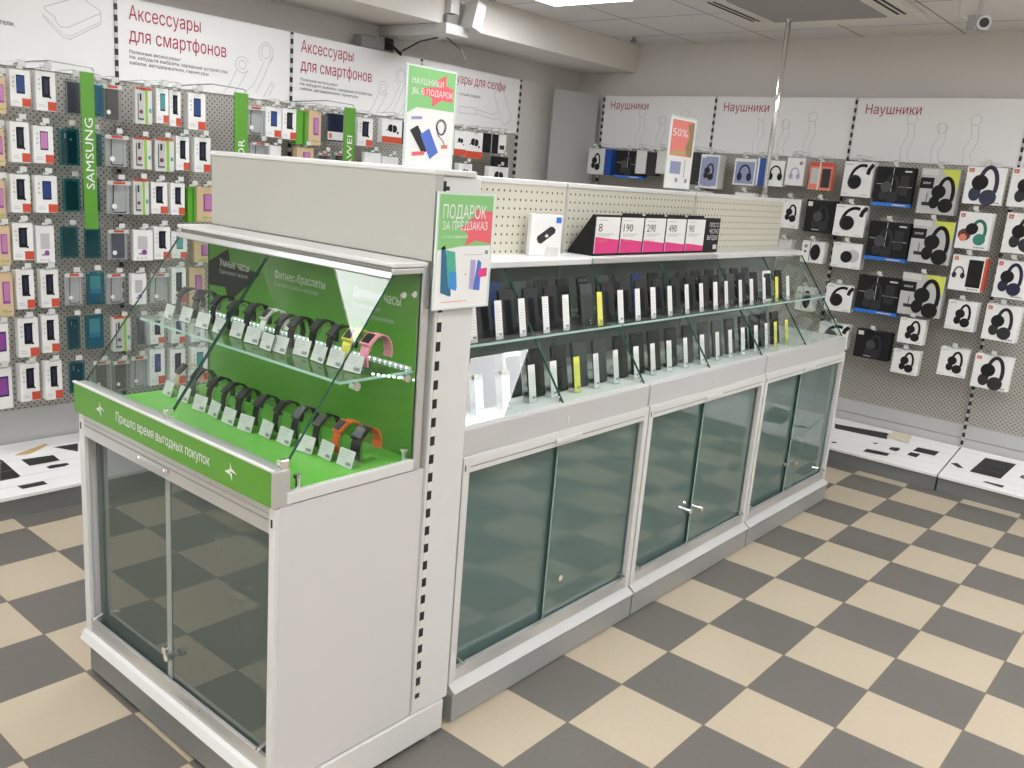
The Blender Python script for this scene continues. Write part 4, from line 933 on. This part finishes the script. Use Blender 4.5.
def put_phone(proto, x, y, z, label, rz=0.0, sc=1.0):
    o = proto if proto.name not in used and proto.name not in [u_ for u_ in used] else copy_tree(proto)
    used.add(proto.name); o.location = (x, y, z); o.rotation_euler = (0, 0, rz); o['label'] = label
    if sc != 1.0: o.scale = (sc, sc, sc)
    return o
def make_tag(m, nm):
    root = thing('price_tag', 'x', 'price tag', group='upright price strips in front of the smartphones')
    M = Matrix.Rotation(math.radians(-10), 4, 'X')
    mb = MB().box(-.0165, .0165, 0, .0012, .002, .122, m, M=M); mb.build('price_strip', root, local=True)
    mb = MB()
    for k in range(9):
        a = .007 + .003*((k*7) % 3); mb.flat([M @ Vector(p) for p in ((-.012, -.0006, .104-k*.009), (a, -.0006, .104-k*.009), (a, -.0006, .1055-k*.009), (-.012, -.0006, .1055-k*.009))], LGREY)
    mb.flat([M @ Vector(p) for p in ((-.004, -.0006, .014), (.012, -.0006, .014), (.012, -.0006, .021), (-.004, -.0006, .021))], GREYM)
    mb.build('printed_text', root, local=True)
    MB().prism([(-.016, -.004, 0), (-.016, .034, 0), (-.016, .026, .03), (-.016, .006, .03)], (.032, 0, 0), ACRYL).build('clear_foot', root, local=True)
    return root
tg_w = make_tag(PAPER_M, 'white'); tg_y = make_tag(YELLOW, 'yellow')
def put_tag(proto, x, y, z, label, rz=0.0):
    o = proto if proto.name not in used else copy_tree(proto)
    used.add(proto.name); o.location = (x, y, z); o.rotation_euler = (0, 0, rz); o['label'] = label
stand0 = MB().prism([(-.026, .0, 0), (-.026, .055, 0), (-.026, .022, .045), (-.026, .019, .045)], (.052, 0, 0), ACRYL).build('phone_stand', local=True)
tag(stand0, 'x', 'phone stand', 'clear wedge stands behind the smartphones'); stand_used = [False]
def put_stand(x, y, z, label):
    o = stand0 if not stand_used[0] else stand0.copy()
    if stand_used[0]: COL.objects.link(o)
    stand_used[0] = True; o.location = (x, y, z); o['label'] = label
for k, x in enumerate(PHX_UP):
    pr = ph_black; nmx = 'black smartphone'
    if k == 17: pr, nmx = ph_white, 'white-framed smartphone'
    if k in (5, 14): pr, nmx = ph_grey, 'dark grey smartphone'
    put_phone(pr, x-.032, .448, 1.1025, f'{nmx}, {ORD[k]} from left on the upper counter shelf', random.uniform(-.05, .05))
    put_stand(x-.032, .462, 1.1025, f'clear wedge stand behind {ORD[k]} smartphone from left on upper counter shelf')
    y_ = k in (5, 17)
    put_tag(tg_y if y_ else tg_w, x+.004, .395+.025, 1.1025, f"{'yellow' if y_ else 'white'} price strip, {ORD[k]} from left on the upper counter shelf", random.uniform(-.06, .06))
for k, x in enumerate(PHX_LO):
    pr = ph_black; nmx = 'black smartphone'
    if k == 2: pr, nmx = ph_white, 'white-framed smartphone'
    if k in (5, 6, 12, 13): pr, nmx = ph_grey, 'dark grey smartphone'
    put_phone(pr, x-.035, .385, .9045, f'{nmx}, {ORD[k]} from left on the lower counter deck', random.uniform(-.05, .05), 1.07)
    put_stand(x-.035, .400, .9045, f'clear wedge stand behind {ORD[k]} smartphone from left on lower counter deck')
    y_ = k in (4, 17, 18)
    put_tag(tg_y if y_ else tg_w, x+.002, .345, .9045, f"{'yellow' if y_ else 'white'} price strip, {ORD[k]} from left on the lower counter deck", random.uniform(-.06, .06))
for k in range(17):
    x = 0.10+k*.125
    pr, nmx = (ph_blue, 'blue smartphone') if k in (0, 1, 8) else ((ph_grey, 'dark grey smartphone') if k % 4 == 2 else (ph_black, 'black smartphone'))
    put_phone(pr, x, .585, 1.1025, f'{nmx} in back row, {ORD[k]} from left on upper counter shelf', random.uniform(-.1, .1))
for pr in (ph_black, ph_white, ph_blue, ph_grey, tg_w, tg_y): pass

# ------------------------------------------------------------------ watches in the green case
def make_watch(strap, face, wide=1.0, strap2=None):
    root = thing('wrist_watch', 'x', 'watch', group='watches and bands standing in the green case')
    path = [(.002, .010), (.000, .030), (.002, .046), (.009, .060), (.022, .071), (.038, .076), (.052, .071), (.062, .058), (.066, .040), (.064, .026)]
    hw = .0095*wide; th = .0030
    def seg(pts, m, nm):
        vs = []; n = len(pts)
        for i, (y, z) in enumerate(pts):
            a = pts[max(i-1, 0)]; b_ = pts[min(i+1, n-1)]; dy, dz = b_[0]-a[0], b_[1]-a[1]; l = math.hypot(dy, dz); ny, nz = -dz/l, dy/l
            for sx_ in (-hw, hw): vs.append((sx_, y, z)); vs.append((sx_, y+ny*th, z+nz*th))
        fs = []
        for i in range(n-1):
            o = i*4; q = o+4
            fs += [(o, o+2, q+2, q), (o+1, q+1, q+3, o+3), (o, q, q+1, o+1), (o+2, o+3, q+3, q+2)]
        fs += [(0, 1, 3, 2), ((n-1)*4, (n-1)*4+2, (n-1)*4+3, (n-1)*4+1)]
        MB().add(vs, fs, m).build(nm, root, local=True)
    seg(path[:6], strap, 'strap'); seg(path[5:], strap2 or strap, 'strap')
    M = Matrix.Translation((0, .013, .066)) @ Matrix.Rotation(math.radians(42), 4, 'X')
    MB().box(-hw*1.25, hw*1.25, -.017, .017, -.002, .0065, face, M=M).build('watch_case', root, .002, local=True)
    MB().box(-hw*.95, hw*.95, -.013, .013, .0065, .0072, BLACK, M=M).build('watch_face', root, local=True)
    # clear bent stand under the strap
    MB().prism([(-hw*.8, .012, 0), (-hw*.8, .060, 0), (-hw*.8, .060, .002), (-hw*.8, .016, .002), (-hw*.8, .010, .040), (-hw*.8, .024, .062), (-hw*.8, .040, .066), (-hw*.8, .054, .054), (-hw*.8, .055, .056), (-hw*.8, .041, .069), (-hw*.8, .022, .065), (-hw*.8, .008, .041)], (hw*1.6, 0, 0), ACRYL).build('clear_stand', root, local=True)
    return root
wk = {'black': (make_watch(BLACKM, BLACK), 'black fitness band'), 'grey': (make_watch(WGREY, WGREY, 1.1), 'dark grey smart watch'), 'white': (make_watch(PAPER_M, PAPERG), 'white fitness band'),
      'yellow': (make_watch(WYEL, WYEL, 1.25), 'yellow child watch'), 'pink': (make_watch(WPINK, WPINK, 1.35), 'pink child watch'), 'red': (make_watch(WORG, WORG, 1.2), 'orange-red watch with black face'),
      'orange': (make_watch(BLACKM, BLACKM, 1.35, WORG), 'large black watch with orange lined strap'), 'beige': (make_watch(WBEI, CHAR, 1.0), 'beige strap band')}
def put_watch(kind, x, y, z, label, rz):
    proto = wk[kind][0]
    o = proto if proto.name not in used else copy_tree(proto)
    used.add(proto.name); o.scale = (1.15, 1.15, 1.15); o.location = (x, y, z); o.rotation_euler = (0, 0, rz); o['label'] = wk[kind][1] + ', ' + label
def make_wtag():
    root = thing('price_card', 'x', 'price card', group='small tilted price cards in the green case')
    MB().prism([(-.024, 0, 0), (-.024, .024, 0), (-.024, .012, .036)], (.048, 0, 0), ACRYL).build('clear_holder', root, local=True)
    M = Matrix.Rotation(math.atan2(-.012, .036), 4, 'X')
    MB().box(-.0235, .0235, -.0016, -.0004, .001, .037, PAPERG, M=M).build('card', root, local=True)
    mb = MB()
    for k in range(3): mb.flat([M @ Vector(p) for p in ((-.020, -.0022, .030-k*.006), (.012-.004*k, -.0022, .030-k*.006), (.012-.004*k, -.0022, .0325-k*.006), (-.020, -.0022, .0325-k*.006))], LGREY)
    mb.flat([M @ Vector(p) for p in ((.004, -.0022, .005), (.020, -.0022, .005), (.020, -.0022, .012), (.004, -.0022, .012))], GREYM)
    mb.build('printed_text', root, local=True)
    return root
wt = make_wtag()
def put_wtag(x, y, z, label, rz):
    o = wt if wt.name not in used else copy_tree(wt)
    used.add(wt.name); o.scale = (1.2, 1.2, 1.2); o.location = (x, y, z); o.rotation_euler = (0, 0, rz); o['label'] = label
UP = [(-0.651, 1.114), (-0.633, 1.051), (-0.64, 0.947), (-0.642, 0.863), (-0.63, 0.792), (-0.64, 0.702), (-0.653, 0.619), (-0.645, 0.571), (-0.619, 0.515), (-0.626, 0.437), (-0.625, 0.371), (-0.622, 0.306)]
LO = [(-0.657, 1.114), (-0.654, 1.029), (-0.668, 0.918), (-0.669, 0.843), (-0.674, 0.761), (-0.674, 0.679), (-0.662, 0.604), (-0.659, 0.525), (-0.656, 0.44), (-0.645, 0.373), (-0.645, 0.296)]
up_k = ['grey', 'grey', 'black', 'black', 'black', 'white', 'black', 'black', 'black', 'black', 'yellow', 'pink']
for k, ((x, y), kd) in enumerate(zip(UP, up_k)):
    put_wtag(x-.012, y, 1.1055, f'white price card, {ORD[k]} from left on the glass shelf of the green case', -PI/2+.10*((k % 3)-1))
    put_watch(kd, x+.022, y-.004, 1.1055, f'{ORD[k]} from left on the glass shelf', -PI/2+.10*((k*5 % 3)-1))
lo_k = ['beige', 'grey', 'black', 'black', 'black', 'black', 'black', 'black', 'black', 'red', 'orange']
for k, ((x, y), kd) in enumerate(zip(LO, lo_k)):
    put_wtag(x-.012, y, .8725, f'white price card, {ORD[k]} from left on the green deck', -PI/2+.10*((k % 3)-1))
    put_watch(kd, x+.022, y-.002, .8725, f'{ORD[k]} from left on the green deck', -PI/2+.10*((k*5 % 3)-1))

# ------------------------------------------------------------------ signs
def sign(name, label, cx, cy, z0, w, h, fn, yaw=0.0, foot=True):
    """clear acrylic poster holder; local x right, front faces -y, origin at bottom centre"""
    t = thing(name, label, 'sign', (cx, cy, z0), yaw)
    mb = MB(); rbox(mb, -w/2-.006, w/2+.006, .002, .0045, -.004, h+.006, ACRYL, Matrix.Identity(4), .01); mb.build('acrylic_holder', t, local=True)
    mb = MB()
    for b_ in ((-w/2-.006, -w/2, 0, h), (w/2, w/2+.006, 0, h), (-w/2-.006, w/2+.006, -.004, 0), (-w/2-.006, w/2+.006, h, h+.006)):
        mb.box(b_[0], b_[1], -.002, .002, b_[2], b_[3], mat('holder_rim', (.66, .74, .70), .2))
    mb.build('holder_rim', t, local=True)
    if foot: MB().box(-.045, .045, -.02, .035, -.013, -.004, ACRYL).box(-.02, .02, .004, .02, 0, .03, ACRYL).build('clear_foot', t, local=True)
    po = MB().box(-w/2, w/2, -.001, .001, 0, h, PAPER_M).build('poster', t, local=True)
    fn(t, po, w, h)
    return t
def flatp(name, po, polys):
    mb = MB()
    for pts, m, y in polys: mb.flat([(x, y, z) for x, z in pts], m)
    return mb.build(name, po, local=True)
TXT = dict(right=(1, 0, 0), up=(0, 0, 1), local=True, depth=.0002)
def gift(t, po, w, h):
    flatp('green_field', po, [([(-w/2, h*.515), (-w*.06, h*.55), (w/2, h*.555), (w/2, h), (-w/2, h)], SIGNG, -.0014), ([(w*.36, h*.97), (w*.5, h*.86), (w*.5, h*.57), (w*.2, h*.60), (w*.0, h*.55), (w*.05, h*.66), (-w*.12, h*.70), (w*.18, h*.83), (w*.10, h*.88)][1:], SIGNR, -.0016)])
    text('lettering', 'ПОДАРОК', PAPER_M, (-w*.43, -.0018, h*.795), height=h*.115, width=w*.80, parent=po, bold=.055, **TXT)
    text('lettering', 'ЗА ПРЕДЗАКАЗ', PAPER_M, (-w*.43, -.0018, h*.695), height=h*.072, width=w*.84, parent=po, bold=.05, **TXT)
    text('lettering', 'с 2 по 16 декабря', PAPER_M, (-w*.42, -.0018, h*.625), height=h*.025, width=w*.46, parent=po, bold=.01, **TXT)
    flatp('phone_pictures', po, [([(-w*.40, h*.14), (-w*.22, h*.10), (-w*.20, h*.12), (-w*.36, h*.56), (-w*.42, h*.54)], TEALBLUE, -.0014), ([(-w*.26, h*.18), (-w*.12, h*.15), (-w*.10, h*.18), (-w*.17, h*.50), (-w*.34, h*.52)], mat('sea_green', (.08, .42, .30), .4), -.0016), ([(-w*.26, h*.18), (-w*.12, h*.15), (-w*.10, h*.18), (-w*.13, h*.32), (-w*.26, h*.33)], mat('sky_blue', (.05, .28, .62), .4), -.0018),
        ([(w*.13, h*.16), (w*.23, h*.15), (w*.23, h*.42), (w*.13, h*.43)], LILAC, -.0014), ([(w*.21, h*.15), (w*.34, h*.14), (w*.34, h*.40), (w*.27, h*.43)], mat('cornflower', (.08, .16, .55), .4), -.0016), ([(w*.30, h*.26), (w*.46, h*.27), (w*.46, h*.35), (w*.30, h*.34)], MAGENTA, -.0018), ([(w*.40, h*.475), (w*.46, h*.475), (w*.46, h*.51), (w*.40, h*.51)], GREYM, -.0014)])
    text('lettering', '+', CORAL, (w*.02, -.0018, h*.28), height=h*.03, width=w*.05, parent=po, **TXT)
    flatp('fine_print', po, [([(-w*.38, h*.050), (w*.10, h*.050), (w*.10, h*.056), (-w*.38, h*.056)], CORAL, -.0014), ([(w*.0, h*.47), (w*.35, h*.47), (w*.35, h*.476), (w*.0, h*.476)], LGREY, -.0014)])
def jbl(t, po, w, h):
    flatp('green_field', po, [([(-w/2, h*.53), (-w*.30, h*.60), (w/2, h*.60), (w/2, h), (-w/2, h)], SIGNG, -.0014), ([(w*.30, h*.97), (w*.05, h*.88), (w*.20, h*.84), (-w*.22, h*.80), (-w*.22, h*.735), (w*.0, h*.72), (w*.02, h*.62), (w*.20, h*.70), (w*.46, h*.70), (w*.46, h*.83), (w*.30, h*.86)], SIGNR, -.0016)])
    text('lettering', 'НАУШНИКИ', PAPER_M, (-w*.42, -.0018, h*.835), height=h*.060, width=w*.66, parent=po, bold=.05, **TXT)
    text('lettering', 'JBL В ПОДАРОК', PAPER_M, (-w*.42, -.0018, h*.735), height=h*.060, width=w*.88, parent=po, bold=.05, **TXT)
    flatp('phone_pictures', po, [([(-w*.42, h*.36), (-w*.26, h*.42), (w*.0, h*.18), (-w*.14, h*.13)], CHAR, -.0014), ([(-w*.20, h*.33), (-w*.02, h*.40), (w*.20, h*.16), (w*.02, h*.08)], mat('cornflower', (.08, .16, .55), .4), -.0016), ([(-w*.36, h*.10), (-w*.10, h*.12), (-w*.10, h*.16), (-w*.36, h*.14)], SIGNR, -.0018), ([(-w*.40, h*.47), (-w*.18, h*.485), (-w*.18, h*.515), (-w*.40, h*.50)], BLUEGREY, -.0014), ([(w*.26, h*.20), (w*.40, h*.21), (w*.40, h*.25), (w*.26, h*.24)], CORAL, -.0014)])
    mb = MB(); g = lambda a, b_: (a, -.0018, b_)
    ribbon(mb, arc(w*.24, h*.43, w*.10, h*.07, -40, 220), w*.035, GREYM, g); ribbon(mb, [(w*.14, h*.42), (w*.18, h*.34), (w*.30, h*.28), (w*.34, h*.22)], w*.02, GREYM, g)
    ribbon(mb, arc(w*.24, h*.40, w*.08, h*.05, 180, 360), w*.03, GREYM, g); mb.build('headphone_picture', po, local=True)
def fifty(t, po, w, h):
    flatp('red_field', po, [([(-w*.46, h*.46), (w*.46, h*.46), (w*.46, h*.97), (-w*.46, h*.97)], mat('poster_coral', (.78, .22, .20), .45), -.0014), ([(w*.26, h*.46), (w*.46, h*.46), (w*.46, h*.95), (w*.18, h*.93), (w*.30, h*.75), (w*.16, h*.60)], mat('poster_bronze', (.30, .22, .10), .5), -.0016), ([(-w*.40, h*.49), (w*.2, h*.50), (w*.2, h*.53), (-w*.40, h*.52)], LIME, -.0018),
        ([(-w*.38, h*.20), (w*.06, h*.20), (w*.06, h*.38), (-w*.38, h*.38)], BLUEGREY, -.0014), ([(-w*.12, h*.08), (-w*.02, h*.08), (-w*.02, h*.14), (-w*.12, h*.14)], GREYM, -.0014), ([(w*.28, h*.08), (w*.38, h*.08), (w*.38, h*.14), (w*.28, h*.14)], GREYM, -.0014), ([(w*.21, h*.15), (w*.235, h*.15), (w*.235, h*.42), (w*.21, h*.42)], GREYM, -.0014)])
    text('lettering', '50%', PAPER_M, (-w*.42, -.0020, h*.74), height=h*.11, width=w*.62, parent=po, bold=.010, **TXT)
sign('poster_stand', 'green and red headphone poster standing on the counter spine, the upper gift poster', 0.018, 0.752, 1.603, .203, .291, jbl)
sign('poster_stand', 'green and red phone gift poster hanging before the white slotted upright', -0.365, 0.214, 1.264, .194, .278, gift, foot=False)
MB().box(-.012, .012, .005, .0147, .02, .24, ACRYL).build('mounting_clip', bpy.data.objects['poster_stand.001'], local=True)
sign('poster_stand', 'coral and white percentage poster standing midway along the counter spine', 1.562, 0.745, 1.600, .210, .297, fifty)

# tariff card stand
t = thing('tariff_card_stand', 'black angled stand with five white and magenta price cards on the counter shelf', 'card stand', (1.25, 0.66, 1.3265))
x0, x1 = 0.748, 1.742
hs = MB().prism([(x0, 0.600, 1.328), (x0, 0.716, 1.328), (x0, 0.716, 1.335), (x0, 0.612, 1.480), (x0, 0.600, 1.480)], (x1-x0, 0, 0), BLACKM).build('stand_body', t)
cards = ['8', '190', '290', '490', '90']
wc = .158
for k, s in enumerate(cards):
    a = x0+.008+k*(wc+.013)
    cd = MB().box(a, a+wc, 0.5975, 0.600, 1.336, 1.472, PAPER_M).build('price_card', t)
    MB().flat([(a, .5970, 1.336), (a+wc, .5970, 1.336), (a+wc, .5970, 1.336+.058-.012*(k+1)*.6), (a, .5970, 1.336+.062-.012*k*.6)], MAGENTA).build('magenta_field', cd)
    text('lettering', s, INK, (a+.014, .5972, 1.418), (1, 0, 0), (0, 0, 1), .030, .020*len(s)+.006, cd, bold=.03)
    mb = MB()
    for q, (ww, zz) in enumerate(((.06, 1.459), (.11, 1.407), (.08, 1.400))): mb.flat([(a+.014, .5971, zz), (a+.014+ww, .5971, zz), (a+.014+ww, .5971, zz+.003), (a+.014, .5971, zz+.003)], LGREY)
    mb.build('fine_print', cd)
    text('lettering', '300 ₽', CORAL if k < 3 else PAPER_M, (a+.02, .5965, 1.378), (1, 0, 0), (0, 0, 1), .010, .06, cd)
    if k: MB().box(a+.01, a+wc-.01, .602, .608, 1.480, 1.488, BLACKM).build('clip', t)
for s, z, w in (('ПРОСТО', 1.440, .088), ('ЧЕСТНО', 1.412, .084), ('ВЫГОДНО', 1.384, .100)):
    text('lettering', s, PAPER_M, (x1-.012-w, .5995, z), (1, 0, 0), (0, 0, 1), .019, w, hs, bold=.04)
MB().box(x1-.046, x1-.014, .5985, .5998, 1.342, 1.362, PAPERG).build('emblem', hs)
# power bank box
t = thing('power_bank_box', 'small white box with a black power bank picture on the counter shelf', 'box', (0.52, 0.655, 1.3265), math.radians(-26))
MB().box(-.062, .062, -.014, .014, 0, .145, PAPER_M).build('carton', t, .002, local=True)
mb = MB(); mb.flat([(-.036, -.0148, .058), (-.030, -.0148, .046), (-.018, -.0148, .042), (.034, -.0148, .082), (.036, -.0148, .094), (.026, -.0148, .104), (.014, -.0148, .104), (-.034, -.0148, .068)], CHAR); mb.flat([(-.006, -.0154, .070), (.002, -.0154, .064), (.010, -.0154, .072), (.002, -.0154, .079)], PAPERG)
mb.build('power_bank_picture', t, local=True)
MB().box(.036, .056, -.0152, -.0145, .118, .138, BLUE).build('blue_mark', t, local=True)
MB().box(.005, .05, -.022, -.0205, .0, .032, PAPERG).build('price_label', t, local=True)

# ------------------------------------------------------------------ light and view
w = bpy.data.worlds.new('world'); S.world = w; w.use_nodes = True
w.node_tree.nodes['Background'].inputs[0].default_value = (0.9, 0.95, 1, 1); w.node_tree.nodes['Background'].inputs[1].default_value = 0.3
S.view_settings.view_transform = 'Standard'; S.view_settings.look = 'None'; S.view_settings.gamma = 1; S.view_settings.exposure = EXPOSURE
S.view_settings.use_curve_mapping = False
